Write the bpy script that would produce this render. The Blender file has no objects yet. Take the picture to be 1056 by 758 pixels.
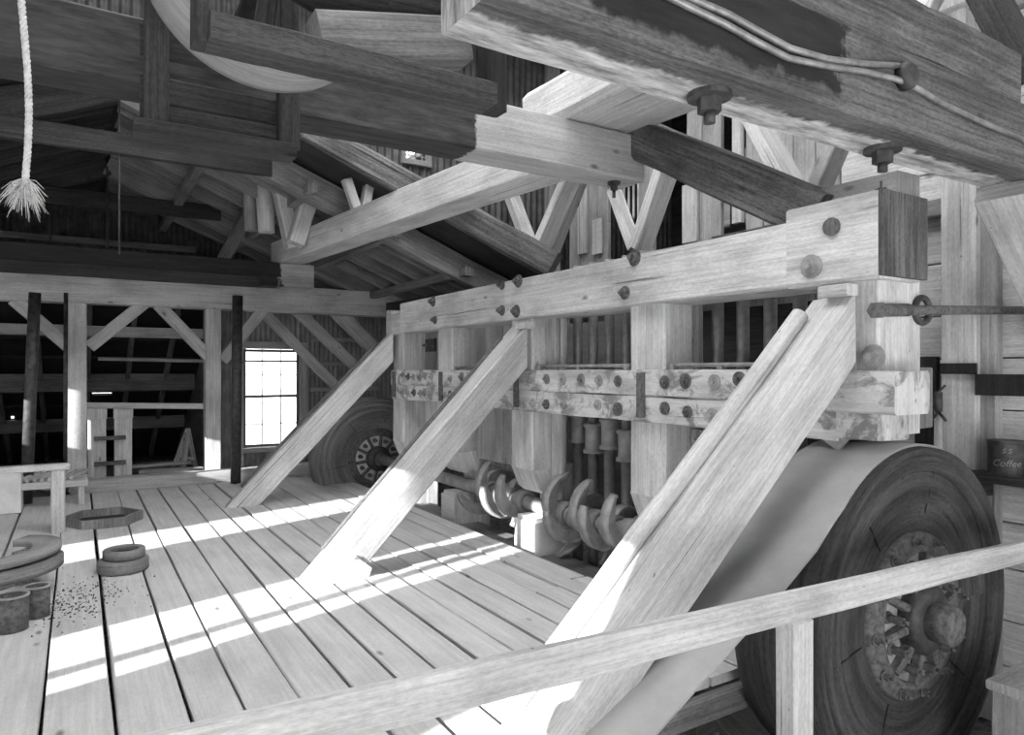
import bpy, bmesh, math, random
from mathutils import Vector, Matrix, noise

# Interior of an old gravity stamp mill.  All coordinates below are in units of the
# photographer's eye height above the plank floor (1.7 m); the whole scene is scaled to
# metres at the end.  X runs across the mill towards the stamp battery, Y runs along the
# battery, Z is up, the plank floor is Z = 0.
UNIT = 1.7
PI = math.pi
rnd = random.Random(7)
C = bpy.context.scene.collection

# ------------------------------------------------------------------ materials
def new_mat(name):
    m = bpy.data.materials.new(name)
    m.use_nodes = True
    nt = m.node_tree
    nt.nodes.clear()
    out = nt.nodes.new('ShaderNodeOutputMaterial')
    bs = nt.nodes.new('ShaderNodeBsdfPrincipled')
    nt.links.new(bs.outputs[0], out.inputs[0])
    return m, nt, bs, out

def N(nt, kind, **kw):
    n = nt.nodes.new(kind)
    for k, v in kw.items():
        setattr(n, k, v)
    return n

def ramp(nt, src, stops):
    r = N(nt, 'ShaderNodeValToRGB')
    e = r.color_ramp.elements
    while len(e) < len(stops):
        e.new(0.5)
    for i, (p, c) in enumerate(stops):
        e[i].position = p
        e[i].color = (c, c, c, 1)
    nt.links.new(src, r.inputs[0])
    return r.outputs[0]

def mult(nt, a, b, f=1.0):
    m = N(nt, 'ShaderNodeMix', data_type='RGBA', blend_type='MULTIPLY')
    m.inputs[0].default_value = f
    nt.links.new(a, m.inputs[6]); nt.links.new(b, m.inputs[7])
    return m.outputs[2]

def uvnoise(nt, sx, sy, scale=1.0, detail=5, rough=0.6, src='UV', dist=0.0):
    tc = N(nt, 'ShaderNodeTexCoord')
    mp = N(nt, 'ShaderNodeMapping')
    mp.inputs['Scale'].default_value = (sx, sy, sx)
    nt.links.new(tc.outputs[src], mp.inputs[0])
    nz = N(nt, 'ShaderNodeTexNoise')
    nz.inputs['Scale'].default_value = scale
    nz.inputs['Detail'].default_value = detail
    nz.inputs['Roughness'].default_value = rough
    nz.inputs['Distortion'].default_value = dist
    nt.links.new(mp.outputs[0], nz.inputs[0])
    return nz.outputs[0]

def wood(name, lo, hi, crack=0.45, blotch=0.7, grain=55, vary=0.12, bump=0.25, rough=0.85,
         dirt=None, stain=None, knots=0.22):
    """Weathered sawn timber; the grain follows the UV map's second axis.
    dirt=(threshold, colour): irregular soiled patches; stain=(v0, v1, colour, soft): paint or
    soot on one stretch of the timber, or bounced light painted in; v measured along it from its first end."""
    m, nt, bs, out = new_mat(name)
    g1 = uvnoise(nt, grain * 1.5, 1.8, 1, 8, 0.7, dist=0.15)
    g2 = uvnoise(nt, 150, 45, 1, 3, 0.7)
    gm = N(nt, 'ShaderNodeMix', data_type='FLOAT'); gm.inputs[0].default_value = 0.35
    nt.links.new(g1, gm.inputs[2]); nt.links.new(g2, gm.inputs[3])
    g = gm.outputs[0]
    col = ramp(nt, g, [(0.40, lo), (0.58, hi)])
    k = uvnoise(nt, 42, 0.55, 1, 4, 0.55, dist=0.25)
    kr = ramp(nt, k, [(0.315, 1 - crack), (0.345, 1.0)])
    col = mult(nt, col, kr)
    sp = uvnoise(nt, 55, 28, 1, 2, 0.5)
    col = mult(nt, col, ramp(nt, sp, [(0.235, 1 - crack * .9), (0.27, 1.0)]))
    if knots:
        tc = N(nt, 'ShaderNodeTexCoord'); mp = N(nt, 'ShaderNodeMapping'); mp.inputs['Scale'].default_value = (11, 5, 1)
        vo = N(nt, 'ShaderNodeTexVoronoi'); vo.inputs['Scale'].default_value = 1.0
        nt.links.new(tc.outputs['UV'], mp.inputs[0]); nt.links.new(mp.outputs[0], vo.inputs[0])
        sx = N(nt, 'ShaderNodeSeparateXYZ'); nt.links.new(vo.outputs['Color'], sx.inputs[0])
        ad = N(nt, 'ShaderNodeMath', operation='ADD'); nt.links.new(vo.outputs['Distance'], ad.inputs[0])
        gt = N(nt, 'ShaderNodeMath', operation='GREATER_THAN'); gt.inputs[1].default_value = knots; nt.links.new(sx.outputs[0], gt.inputs[0])
        nt.links.new(gt.outputs[0], ad.inputs[1])
        col = mult(nt, col, ramp(nt, ad.outputs[0], [(0.05, .35), (0.16, 1.0)]))
    b = uvnoise(nt, 7, 2.2, 1, 4, 0.6)
    col = mult(nt, col, ramp(nt, b, [(0.36, blotch), (0.56, 1.0)]))
    if dirt:
        d = uvnoise(nt, 9, 6.0, 1, 6, 0.7, dist=0.5)
        mx = N(nt, 'ShaderNodeMix', data_type='RGBA')
        nt.links.new(ramp(nt, d, [(dirt[0], 0), (dirt[0] + 0.1, 1)]), mx.inputs[0])
        nt.links.new(col, mx.inputs[6])
        mx.inputs[7].default_value = (dirt[1],) * 3 + (1,)
        col = mx.outputs[2]
    if stain:
        for st in stain:
            v0, v1, sc, soft = st[:4]
            tc = N(nt, 'ShaderNodeTexCoord'); sp2 = N(nt, 'ShaderNodeSeparateXYZ')
            nt.links.new(tc.outputs['UV'], sp2.inputs[0])
            wob = uvnoise(nt, 9, 9, 1, 5, 0.7)
            ma = N(nt, 'ShaderNodeMath', operation='MULTIPLY_ADD')
            nt.links.new(wob, ma.inputs[0]); ma.inputs[1].default_value = soft * 3
            nt.links.new(sp2.outputs[1], ma.inputs[2])
            off = soft * 1.5
            a = N(nt, 'ShaderNodeMapRange'); a.inputs[1].default_value = v0 + off; a.inputs[2].default_value = v0 + off + soft * .25
            bq = N(nt, 'ShaderNodeMapRange'); bq.inputs[1].default_value = v1 + off; bq.inputs[2].default_value = v1 + off + soft * .25
            bq.inputs[3].default_value = 1; bq.inputs[4].default_value = 0
            nt.links.new(ma.outputs[0], a.inputs[0]); nt.links.new(ma.outputs[0], bq.inputs[0])
            mm = N(nt, 'ShaderNodeMath', operation='MULTIPLY')
            nt.links.new(a.outputs[0], mm.inputs[0]); nt.links.new(bq.outputs[0], mm.inputs[1])
            if len(st) > 4:
                ub = uvnoise(nt, 5, 9, 1, 4, 0.65)
                um = N(nt, 'ShaderNodeMath', operation='MULTIPLY_ADD'); nt.links.new(ub, um.inputs[0]); um.inputs[1].default_value = .10; nt.links.new(sp2.outputs[0], um.inputs[2])
                for lo_, hi_ in ((st[4] + .05, st[4] + .065), (st[5] + .065, st[5] + .05)):
                    r_ = N(nt, 'ShaderNodeMapRange'); r_.inputs[1].default_value = lo_; r_.inputs[2].default_value = hi_
                    nt.links.new(um.outputs[0], r_.inputs[0])
                    m2 = N(nt, 'ShaderNodeMath', operation='MULTIPLY'); nt.links.new(mm.outputs[0], m2.inputs[0]); nt.links.new(r_.outputs[0], m2.inputs[1]); mm = m2
            mx = N(nt, 'ShaderNodeMix', data_type='RGBA')
            nt.links.new(mm.outputs[0], mx.inputs[0]); nt.links.new(col, mx.inputs[6])
            nt.links.new(ramp(nt, uvnoise(nt, 30, 5, 1, 6, 0.7), [(0.36, sc * .35), (0.64, sc * 1.6)]), mx.inputs[7])
            col = mx.outputs[2]
    oi = N(nt, 'ShaderNodeObjectInfo')
    v = ramp(nt, oi.outputs['Random'], [(0, 1 - vary), (1, 1.0)])
    col = mult(nt, col, v)
    nt.links.new(col, bs.inputs['Base Color'])
    bs.inputs['Roughness'].default_value = rough
    bp = N(nt, 'ShaderNodeBump'); bp.inputs['Strength'].default_value = bump; bp.inputs['Distance'].default_value = 0.01
    nt.links.new(mult(nt, ramp(nt, g, [(0.3, 0.2), (0.7, 1)]), kr), bp.inputs['Height'])
    nt.links.new(bp.outputs[0], bs.inputs['Normal'])
    return m

def metal(name, lo, hi, rough=0.6, metallic=0.3, scale=14, bump=0.15):
    m, nt, bs, out = new_mat(name)
    n = uvnoise(nt, 1, 1, scale, 6, 0.65, src='Object')
    nt.links.new(ramp(nt, n, [(0.35, lo), (0.65, hi)]), bs.inputs['Base Color'])
    bs.inputs['Roughness'].default_value = rough
    bs.inputs['Metallic'].default_value = metallic
    bp = N(nt, 'ShaderNodeBump'); bp.inputs['Strength'].default_value = bump; bp.inputs['Distance'].default_value = 0.01
    nt.links.new(n, bp.inputs['Height']); nt.links.new(bp.outputs[0], bs.inputs['Normal'])
    return m

M = {}
M['floor'] = wood('floor_planks', 0.50, 0.62, crack=0.10, blotch=0.84, grain=40, vary=0, bump=0.12, dirt=(0.68, 0.34), knots=0.12)
M['pale'] = wood('pale_timber', 0.46, 0.70, crack=0.6, blotch=0.70, bump=0.3)
M['batt'] = wood('battery_timber', 0.50, 0.76, crack=0.7, blotch=0.66, bump=0.3, vary=0.05)
M['girt'] = wood('rust_streaked_timber', 0.58, 0.74, crack=0.6, blotch=0.65, bump=0.4, dirt=(0.49, 0.25))
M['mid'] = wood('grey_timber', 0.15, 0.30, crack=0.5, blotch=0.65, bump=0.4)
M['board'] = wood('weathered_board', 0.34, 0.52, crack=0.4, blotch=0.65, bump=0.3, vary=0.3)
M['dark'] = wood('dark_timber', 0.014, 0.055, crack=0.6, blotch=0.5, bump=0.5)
M['black_tone'] = wood('near_black_timber', 0.008, 0.03, crack=0.4, blotch=0.5, bump=0.4)  # even near-black tone for roof boards, planks and joints
M['brown'] = wood('stained_timber', 0.06, 0.20, crack=0.8, blotch=0.45, bump=0.8, grain=40)
M['rough'] = wood('rough_timber', 0.02, 0.09, crack=0.3, blotch=0.7, bump=1.0, grain=45)
M['wheel'] = wood('wheel_wood', 0.03, 0.10, crack=0.7, blotch=0.45, bump=0.6, grain=30, dirt=(0.62, 0.05))
M['rimw'] = wood('pulley_rim_wood', 0.30, 0.42, crack=0.25, blotch=0.8, bump=0.2)
M['iron'] = metal('dark_iron', 0.03, 0.09)
M['rust'] = metal('rusty_iron', 0.06, 0.18, 0.75, 0.1, 30, 0.4)
M['cast'] = metal('grey_cast_iron', 0.24, 0.40, 0.65, 0.1, 10, 0.2)
M['steel'] = metal('worn_steel', 0.18, 0.34, 0.45, 0.4, 8, 0.1)
M['tin'] = metal('corrugated_iron', 0.04, 0.12, 0.6, 0.3, 4, 0.1)
M['tinw'] = metal('pale_corrugated_iron', 0.28, 0.45, 0.6, 0.2, 4, 0.1)
M['belt'] = metal('worn_belting', 0.33, 0.43, 0.55, 0.0, 3, 0.05)
M['rope'] = metal('hemp_rope', 0.40, 0.62, 0.9, 0.0, 40, 0.4)
M['white'] = metal('white_and_sunlit', 0.62, 0.78, 0.7, 0.0, 5, 0.05)  # paint of the box, and sunlight put into the colour of lit parts
M['dirt'] = metal('rubble_dirt', 0.08, 0.26, 0.95, 0.0, 12, 0.8)
M['conduit'] = metal('conduit_metal', 0.18, 0.40, 0.4, 0.6, 8, 0.05)
M['ground'] = metal('sunlit_ground', 0.5, 0.6, 0.95, 0.0, 2, 0.1)
M['letter'] = metal('lettering_paint', 0.22, 0.28, 0.7, 0.0, 5, 0.0)

def glass_mat():
    m, nt, bs, out = new_mat('window_glass')
    tr = N(nt, 'ShaderNodeBsdfTransparent'); gl = N(nt, 'ShaderNodeBsdfGlossy'); gl.inputs['Roughness'].default_value = 0.02
    mx = N(nt, 'ShaderNodeMixShader'); mx.inputs[0].default_value = 0.06
    nt.links.new(tr.outputs[0], mx.inputs[1]); nt.links.new(gl.outputs[0], mx.inputs[2]); nt.links.new(mx.outputs[0], out.inputs[0])
    return m
M['glass'] = glass_mat()

# ------------------------------------------------------------------ mesh builder
class MB:
    def __init__(self):
        self.bm = bmesh.new()
        self.uv = self.bm.loops.layers.uv.new('UVMap')

    def face(self, verts, uvs=None, smooth=False):
        try:
            f = self.bm.faces.new(verts)
        except ValueError:
            return None
        f.smooth = smooth
        if uvs:
            for l, q in zip(f.loops, uvs):
                l[self.uv].uv = q
        return f

    def beam(self, p0, p1, w, h, up=(0, 0, 1), c=0.006, jit=0.0012, seg=None, cut0=None, cut1=None, off=True, bow=0.0, smooth=False, end=1.0):
        """A sawn timber from p0 to p1, w across and h deep, arrises worn by c; cut0/cut1 = plane normal of the end cuts."""
        p0 = Vector(p0); p1 = Vector(p1); a = (p1 - p0); L = a.length; a.normalize()
        up = Vector(up)
        s = a.cross(up)
        if s.length < 1e-4:
            s = a.cross(Vector((1, 0, 0)))
        s.normalize(); u = s.cross(a).normalized()
        n = seg or max(2, min(14, int(L / 0.22) + 1))
        hw, hh = w / 2, h / 2
        c = min(c, hw * .6, hh * .6)
        prof = [(-hw + c, -hh), (hw - c, -hh), (hw, -hh + c), (hw, hh - c), (hw - c, hh), (-hw + c, hh), (-hw, hh - c), (-hw, -hh + c)]
        ang = [0]
        for i in range(8):
            x0, y0 = prof[i]; x1, y1 = prof[(i + 1) % 8]
            ang.append(ang[-1] + math.hypot(x1 - x0, y1 - y0))
        uo, vo = (rnd.uniform(0, 9), rnd.uniform(0, 9)) if off else (0.0, 0.0)
        rings = []
        for i in range(n + 1):
            t = i / n
            ctr = p0 + a * (L * t) + u * (bow * math.sin(PI * t))
            k = 1 + (end - 1) * t
            ring = []
            for (x, y) in prof:
                j = jit if n > 1 else 0
                q = ctr + s * (x * k + rnd.uniform(-j, j)) + u * (y * k + rnd.uniform(-j, j))
                for fl, pl, P in ((i == 0, cut0, p0), (i == n, cut1, p1)):
                    if fl and pl is not None:
                        nn = Vector(pl)
                        q = q + a * (nn.dot(P - q) / nn.dot(a))
                ring.append(self.bm.verts.new(q))
            rings.append(ring)
        for i in range(n):
            v0, v1 = vo + L * i / n, vo + L * (i + 1) / n
            for j in range(8):
                k = (j + 1) % 8
                self.face([rings[i][j], rings[i][k], rings[i + 1][k], rings[i + 1][j]],
                          [(uo + ang[j], v0), (uo + ang[j + 1], v0), (uo + ang[j + 1], v1), (uo + ang[j], v1)], smooth)
        for ring, fl in ((rings[0], 1), (rings[-1], 0)):
            vs = list(reversed(ring)) if fl else ring
            pr = list(reversed(prof)) if fl else prof
            vv = vo if fl else vo + L
            self.face(vs, [(uo + x * 1.3, vv + y * 1.3) for x, y in pr])
        return self

    def box(self, x0, x1, y0, y1, z0, z1, c=0.004, jit=0.0006, axis=None):
        d = (x1 - x0, y1 - y0, z1 - z0)
        ax = axis if axis is not None else d.index(max(d))
        cx, cy, cz = (x0 + x1) / 2, (y0 + y1) / 2, (z0 + z1) / 2
        if ax == 0:
            return self.beam((x0, cy, cz), (x1, cy, cz), d[1], d[2], c=c, jit=jit)
        if ax == 1:
            return self.beam((cx, y0, cz), (cx, y1, cz), d[0], d[2], c=c, jit=jit)
        return self.beam((cx, cy, z0), (cx, cy, z1), d[0], d[1], up=(0, 1, 0), c=c, jit=jit)

    def tube(self, pts, r, n=12, caps=True, smooth=True):
        pts = [Vector(p) for p in pts]
        rs = r if isinstance(r, (list, tuple)) else [r] * len(pts)
        rings = []; prev = None; dist = 0
        uo = rnd.uniform(0, 5)
        ds = []
        for i, p in enumerate(pts):
            t = (pts[min(i + 1, len(pts) - 1)] - pts[max(i - 1, 0)]).normalized()
            if i: dist += (p - pts[i - 1]).length
            ds.append(dist)
            if prev is None:
                b = t.cross(Vector((0, 0, 1)))
                if b.length < 1e-3: b = t.cross(Vector((0, 1, 0)))
            else:
                b = prev - t * prev.dot(t)
            b.normalize(); prev = b; nn = b.cross(t)
            rings.append([self.bm.verts.new(p + (b * math.cos(2 * PI * k / n) + nn * math.sin(2 * PI * k / n)) * rs[i]) for k in range(n)])
        for i in range(len(pts) - 1):
            for k in range(n):
                q = (k + 1) % n
                w = 2 * PI * rs[i] / n
                self.face([rings[i][k], rings[i][q], rings[i + 1][q], rings[i + 1][k]],
                          [(uo + k * w, ds[i]), (uo + (k + 1) * w, ds[i]), (uo + (k + 1) * w, ds[i + 1]), (uo + k * w, ds[i + 1])], smooth)
        if caps:
            for ring in (rings[0], rings[-1]):
                self.face(ring, [(uo + rs[0] * math.cos(2 * PI * k / n), rs[0] * math.sin(2 * PI * k / n)) for k in range(n)])
        return self

    def lathe(self, prof, ctr, axis='Y', n=48, a0=0.0, a1=2 * PI, smooth=True, closed=False, radial=False):
        """prof: (radius, along-axis) pairs; closed joins last to first."""
        ctr = Vector(ctr); full = abs(a1 - a0 - 2 * PI) < 1e-6
        m = n if full else n + 1
        def pt(r, h, a):
            if axis == 'Y': return ctr + Vector((r * math.cos(a), h, r * math.sin(a)))
            if axis == 'X': return ctr + Vector((h, r * math.cos(a), r * math.sin(a)))
            return ctr + Vector((r * math.cos(a), r * math.sin(a), h))
        rows = []
        for (r, h) in prof:
            if r < 1e-6:
                v = self.bm.verts.new(pt(0, h, 0)); rows.append([v] * m)
            else:
                rows.append([self.bm.verts.new(pt(r, h, a0 + (a1 - a0) * i / n)) for i in range(m)])
        K = len(prof); acc = 0
        for j in range(K if closed else K - 1):
            A, B = rows[j], rows[(j + 1) % K]
            r0, h0 = prof[j]; r1, h1 = prof[(j + 1) % K]
            dl = math.hypot(r1 - r0, h1 - h0)
            for i in range(n):
                q = (i + 1) % m
                vs = [A[i], A[q], B[q], B[i]]
                rr = max(r0, r1)
                s0, s1 = rr * (a1 - a0) * i / n, rr * (a1 - a0) * (i + 1) / n
                uvs = [(acc, s0), (acc, s1), (acc + dl, s1), (acc + dl, s0)]
                seen = []; su = []
                for v, t in zip(vs, uvs):
                    if v not in seen: seen.append(v); su.append(t)
                if len(seen) > 2: self.face(seen, su, smooth)
            acc += dl
        if not full and closed:
            for i in (0, m - 1):
                self.face([rows[j][i] for j in range(K)], [(p[0], p[1]) for p in prof])
        return self

    def prism(self, pts, vec, smooth=False):
        """extrude the planar outline pts by vec"""
        pts = [Vector(p) for p in pts]; vec = Vector(vec)
        A = [self.bm.verts.new(p) for p in pts]; B = [self.bm.verts.new(p + vec) for p in pts]
        n = len(pts); uo, vo = rnd.uniform(0, 9), rnd.uniform(0, 9)
        e = (pts[1] - pts[0]).normalized(); nn = vec.normalized(); f = nn.cross(e)
        uv = [((p - pts[0]).dot(f) + uo, (p - pts[0]).dot(e) + vo) for p in pts]
        self.face(list(reversed(A)), list(reversed(uv))); self.face(B, uv)
        acc = 0
        for i in range(n):
            k = (i + 1) % n; d = (pts[k] - pts[i]).length
            self.face([A[i], A[k], B[k], B[i]], [(uo, vo + acc), (uo, vo + acc + d), (uo + vec.length, vo + acc + d), (uo + vec.length, vo + acc)], smooth)
            acc += d
        return self

    def hexnut(self, p, d, r, h, n=6):
        p = Vector(p); d = Vector(d).normalized()
        return self.tube([p, p + d * h], r, n, smooth=False)

    def corrugated(self, o, eu, ev, L, Hf, amp=0.008, pitch=0.04, thick=0.002):
        """sheet with ridges along ev; Hf(s) gives (v0, v1) at distance s along eu."""
        o = Vector(o); eu = Vector(eu).normalized(); ev = Vector(ev).normalized(); nn = eu.cross(ev)
        k = int(L / pitch * 6)
        prev = None
        for i in range(k + 1):
            s = L * i / k
            v0, v1 = Hf(s)
            q = o + eu * s + nn * (amp * math.sin(2 * PI * s / pitch))
            cur = (self.bm.verts.new(q + ev * v0), self.bm.verts.new(q + ev * v1))
            if prev: self.face([prev[0], cur[0], cur[1], prev[1]], [(s, v0), (s, v0), (s, v1), (s, v1)], True)
            prev = cur
        return self

def wpos(o):
    p = Vector((0, 0, 0))
    while o is not None:
        p += o.location; o = o.parent
    return p

def obj(name, mb, mat, parent=None):
    bmesh.ops.recalc_face_normals(mb.bm, faces=mb.bm.faces)
    me = bpy.data.meshes.new(name)
    if parent is None:
        vs = [v.co for v in mb.bm.verts]
        base = Vector(((min(v.x for v in vs) + max(v.x for v in vs)) / 2, (min(v.y for v in vs) + max(v.y for v in vs)) / 2, min(v.z for v in vs)))
    else:
        base = wpos(parent)
    bmesh.ops.translate(mb.bm, verts=mb.bm.verts, vec=-base)
    mb.bm.to_mesh(me); mb.bm.free()
    me.materials.append(M[mat] if isinstance(mat, str) else mat)
    o = bpy.data.objects.new(name, me)
    C.objects.link(o)
    if parent is None: o.location = base
    else: o.parent = parent
    return o

def tag(o, label, cat, group=None):
    o['label'] = label; o['category'] = cat; o['kind'] = 'thing'
    if group: o['group'] = group
    return o

def thing(name, loc, label, cat, group=None):
    o = bpy.data.objects.new(name, None); C.objects.link(o)
    o.location = loc; o.empty_display_size = 0.05
    return tag(o, label, cat, group)

def struct(name, mb, mat, parent=None):
    o = obj(name, mb, mat, parent)
    if parent is None: o['kind'] = 'structure'
    return o

def dup(root, loc, label=None):
    r = root.copy(); C.objects.link(r); r.location = loc
    if label: r['label'] = label
    for ch in list(root.children):
        c = ch.copy(); C.objects.link(c); c.parent = r
        for g in list(ch.children):
            d = g.copy(); C.objects.link(d); d.parent = c
    return r

def timber(name, p0, p1, w, h, mat, label, cat='timber', group=None, **kw):
    return tag(obj(name, MB().beam(p0, p1, w, h, **kw), mat), label, cat, group)

def bolt_on(parent, p, d, r=0.02, mat='rust', washer=True, name='bolt', L=0.018):
    b = MB(); p = Vector(p); d = Vector(d).normalized()
    if washer: b.tube([p, p + d * 0.006], r * 1.55, 14, smooth=False)
    b.hexnut(p + d * 0.006, d, r, L)
    b.tube([p + d * (0.006 + L), p + d * (0.02 + L)], r * .5, 8)
    return obj(name, b, mat, parent)
# ------------------------------------------------------------------ the setting
def plank_floor():
    b = MB()
    seams = [-2.0, -1.78, -1.55, -1.32, -1.10, -.86, -.60, -.34, -.088, .09, .28, .42, .575, .735, .88, 1.02, 1.17, 1.31, 1.45, 1.60, 1.74, 1.88, 1.99, 2.09]
    for i in range(len(seams) - 1):
        x0, x1 = seams[i] + .004, seams[i + 1] - .004
        y0 = -0.9 if x0 < .95 else 1.56 + rnd.uniform(-.03, .03)
        z = rnd.uniform(-.004, .003) + (.006 if x0 > 1.0 else 0)
        cuts = [y0]
        if rnd.random() < .6 and y0 < 0: cuts.append(rnd.uniform(3.9, 5.5))
        if x0 > 1.1: cuts.append(rnd.choice([2.6, 3.0, 3.3]) + rnd.uniform(-.1, .1))
        cuts.append(6.62)
        for a, c2 in zip(cuts, cuts[1:]):
            dz = rnd.uniform(-.003, .004)
            sk = rnd.uniform(-.006, .006)
            b.beam(((x0 + x1) / 2 + sk, a + .004, z + dz - .016), ((x0 + x1) / 2 - sk, c2 - .004, z + dz - .016), x1 - x0 - rnd.uniform(0, .006), .032, jit=.0012, c=.004, seg=14)
    return b
struct('floor', plank_floor(), 'floor')

b = MB()                                             # dirt under and behind the planks
n = 26
def gz(x, y):
    base = -.42 if y < 6.7 else -.05
    if y > 8.2: base = -.25
    return base + .05 * noise.noise(Vector((x * 3, y * 3, 1)))
for i in range(n + 14):
    pass
xs = [-2.2 + 7.0 * i / 60 for i in range(61)]; ys = [-1.0 + 13.0 * i / 110 for i in range(111)]
vs = [[b.bm.verts.new((x, y, gz(x, y))) for y in ys] for x in xs]
for i in range(60):
    for j in range(110):
        b.face([vs[i][j], vs[i + 1][j], vs[i + 1][j + 1], vs[i][j + 1]], smooth=True)
struct('ground', b, 'dirt')

b = MB()                                             # yard outside the windows
b.box(-30, -2.3, -10, 40, -.62, -.60, c=0, jit=0)
b.box(-30, 30, 12.2, 60, -.62, -.60, c=0, jit=0)
struct('ground_yard', b, 'ground')

# west wall with its windows (the sun comes in here)
OPEN = [(.44, .90, .62, 1.52), (1.96, 2.10, .58, 1.525), (2.15, 2.51, .58, 1.525), (3.65, 4.12, .58, 1.525), (5.62, 5.92, .95, 1.30), (6.15, 6.50, .95, 1.45)]
b = MB(); y = -2.6
for (a, c2, z0, z1) in OPEN:
    b.box(-2.06, -2.0, y, a, -.45, 3.62, c=0, jit=0, axis=2)
    b.box(-2.06, -2.0, a, c2, -.45, z0, c=0, jit=0, axis=1); b.box(-2.06, -2.0, a, c2, z1, 3.62, c=0, jit=0, axis=1)
    y = c2
b.box(-2.06, -2.0, y, 12.0, -.45, 3.62, c=0, jit=0, axis=2)
struct('wall_left', b, 'board')
b = MB()                                             # end wall behind the photographer, with an opening added to let in fill light
b.box(-2.06, -1.2, -2.6, -2.55, -.45, 3.6, c=0, jit=0, axis=2); b.box(.9, 5.2, -2.6, -2.55, -.45, 3.6, c=0, jit=0, axis=2); b.box(-1.2, .9, -2.6, -2.55, 2.1, 3.6, c=0, jit=0, axis=0)
struct('wall_front', b, 'board')

# low gable roof over the far end
b = MB()
b.prism([(.21, 4.45, 2.86), (3.5, 4.45, 1.55), (3.5, 4.45, 1.60), (.21, 4.45, 2.91)], (0, 3.75, 0))
b.prism([(.21, 4.45, 2.86), (-2.1, 4.45, 1.86), (-2.1, 4.45, 1.91), (.21, 4.45, 2.91)], (0, 3.75, 0))
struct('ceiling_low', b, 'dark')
# high roof over the battery floor and the ore bins
b = MB()
for (x0, x1, y0, y1) in ((-2.1, -.1, -2.6, 4.62), (2.1, 5.2, -2.6, 4.62), (-.1, 2.1, -2.6, .3), (-.1, 2.1, 3.9, 4.62)):
    b.box(x0, x1, y0, y1, 3.55, 3.62, c=0, jit=0, axis=1)            # unseen opening, added so skylight fills the plank floor
b.box(3.45, 5.2, 4.62, 8.3, 3.55, 3.62, c=0, jit=0, axis=1)
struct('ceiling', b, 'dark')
# lean-to roof sloping down beyond the far posts
b = MB()
E1, E2 = (8.0, 1.74), (11.6, -.3)
def lz(y): return E1[1] + (E2[1] - E1[1]) * (y - E1[0]) / (E2[0] - E1[0])
HOLES = [(.15, .42, 9.76, 9.85), (.355, .405, 10.38, 10.62), (-.68, -.65, 10.28, 10.44)]
xc = sorted({-2.1, 1.3} | {h for q in HOLES for h in q[:2]}); yc = sorted({8.0, 11.6} | {h for q in HOLES for h in q[2:]})
for i in range(len(xc) - 1):
    for j in range(len(yc) - 1):
        if any(abs(xc[i] - q[0]) < 1e-6 and abs(yc[j] - q[2]) < 1e-6 for q in HOLES): continue
        P = [(xc[i], yc[j], lz(yc[j])), (xc[i + 1], yc[j], lz(yc[j])), (xc[i + 1], yc[j + 1], lz(yc[j + 1])), (xc[i], yc[j + 1], lz(yc[j + 1]))]
        b.prism(P, (0, 0, .03))
struct('ceiling_lean_to', b, 'black_tone')

# far gable wall of corrugated iron with a tall window
def gab(s):
    x = -2.05 + s
    top = 2.86 - .43 * abs(x - .21) if x < .21 else 2.86 - .398 * (x - .21)
    return (1.70, top)
b = MB(); b.corrugated((-2.05, 8.12, 0), (1, 0, 0), (0, 0, 1), 5.5, gab, pitch=.055, amp=.010)
struct('wall_back', b, 'tin')
WX0, WX1, WZ0, WZ1 = 1.55, 2.16, .14, 1.24
b = MB()
b.corrugated((1.28, 8.12, 0), (1, 0, 0), (0, 0, 1), WX0 - 1.28, lambda s: (-.1, 1.70), pitch=.055, amp=.010)
b.corrugated((WX0, 8.12, 0), (1, 0, 0), (0, 0, 1), WX1 - WX0, lambda s: (WZ1, 1.70), pitch=.055, amp=.010)
b.corrugated((WX0, 8.12, 0), (1, 0, 0), (0, 0, 1), WX1 - WX0, lambda s: (-.1, WZ0), pitch=.055, amp=.010)
b.corrugated((WX1, 8.12, 0), (1, 0, 0), (0, 0, 1), 3.6 - WX1, lambda s: (-.1, 1.70), pitch=.055, amp=.010)
struct('wall_back_lower', b, 'tinw')
b = MB()
b.box(1.25, 1.29, 8.0, 11.6, -.3, 1.7, c=0, jit=0, axis=1)
struct('wall_lean_to', b, 'mid')
# window in the far wall
b = MB()
f = .05
b.box(WX0 - f, WX0, 8.05, 8.12, WZ0 - f, WZ1 + f); b.box(WX1, WX1 + f + .05, 8.05, 8.12, WZ0 - f, WZ1 + f)
b.box(WX0 - f - .02, WX1 + f + .04, 8.04, 8.13, WZ1, WZ1 + f + .03); b.box(WX0 - f, WX1 + f, 8.03, 8.13, WZ0 - f, WZ0)
win = struct('window_1', b, 'pale')
b = MB()
for z in (WZ0 + .02, (WZ0 + WZ1) / 2 + .02, WZ1 - .02): b.box(WX0, WX1, 8.075, 8.10, z - .016, z + .016)
for x in (WX0 + .015, WX1 - .015): b.box(x - .015, x + .015, 8.075, 8.10, WZ0, WZ1)
b.box(WX0, WX1, 8.078, 8.098, 1.094, 1.116)
for z in (.40, .95): b.box(WX0, WX1, 8.08, 8.095, z - .005, z + .005, c=0)
for k in (1, 2):
    x = WX0 + (WX1 - WX0) * k / 3
    b.box(x - .005, x + .005, 8.08, 8.095, WZ0, WZ1, c=0)
struct('window_sash', b, 'mid', win)
b = MB(); b.box(WX0, WX1, 8.086, 8.089, WZ0, WZ1, c=0, jit=0, axis=2)
struct('window_pane', b, 'glass', win)

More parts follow.
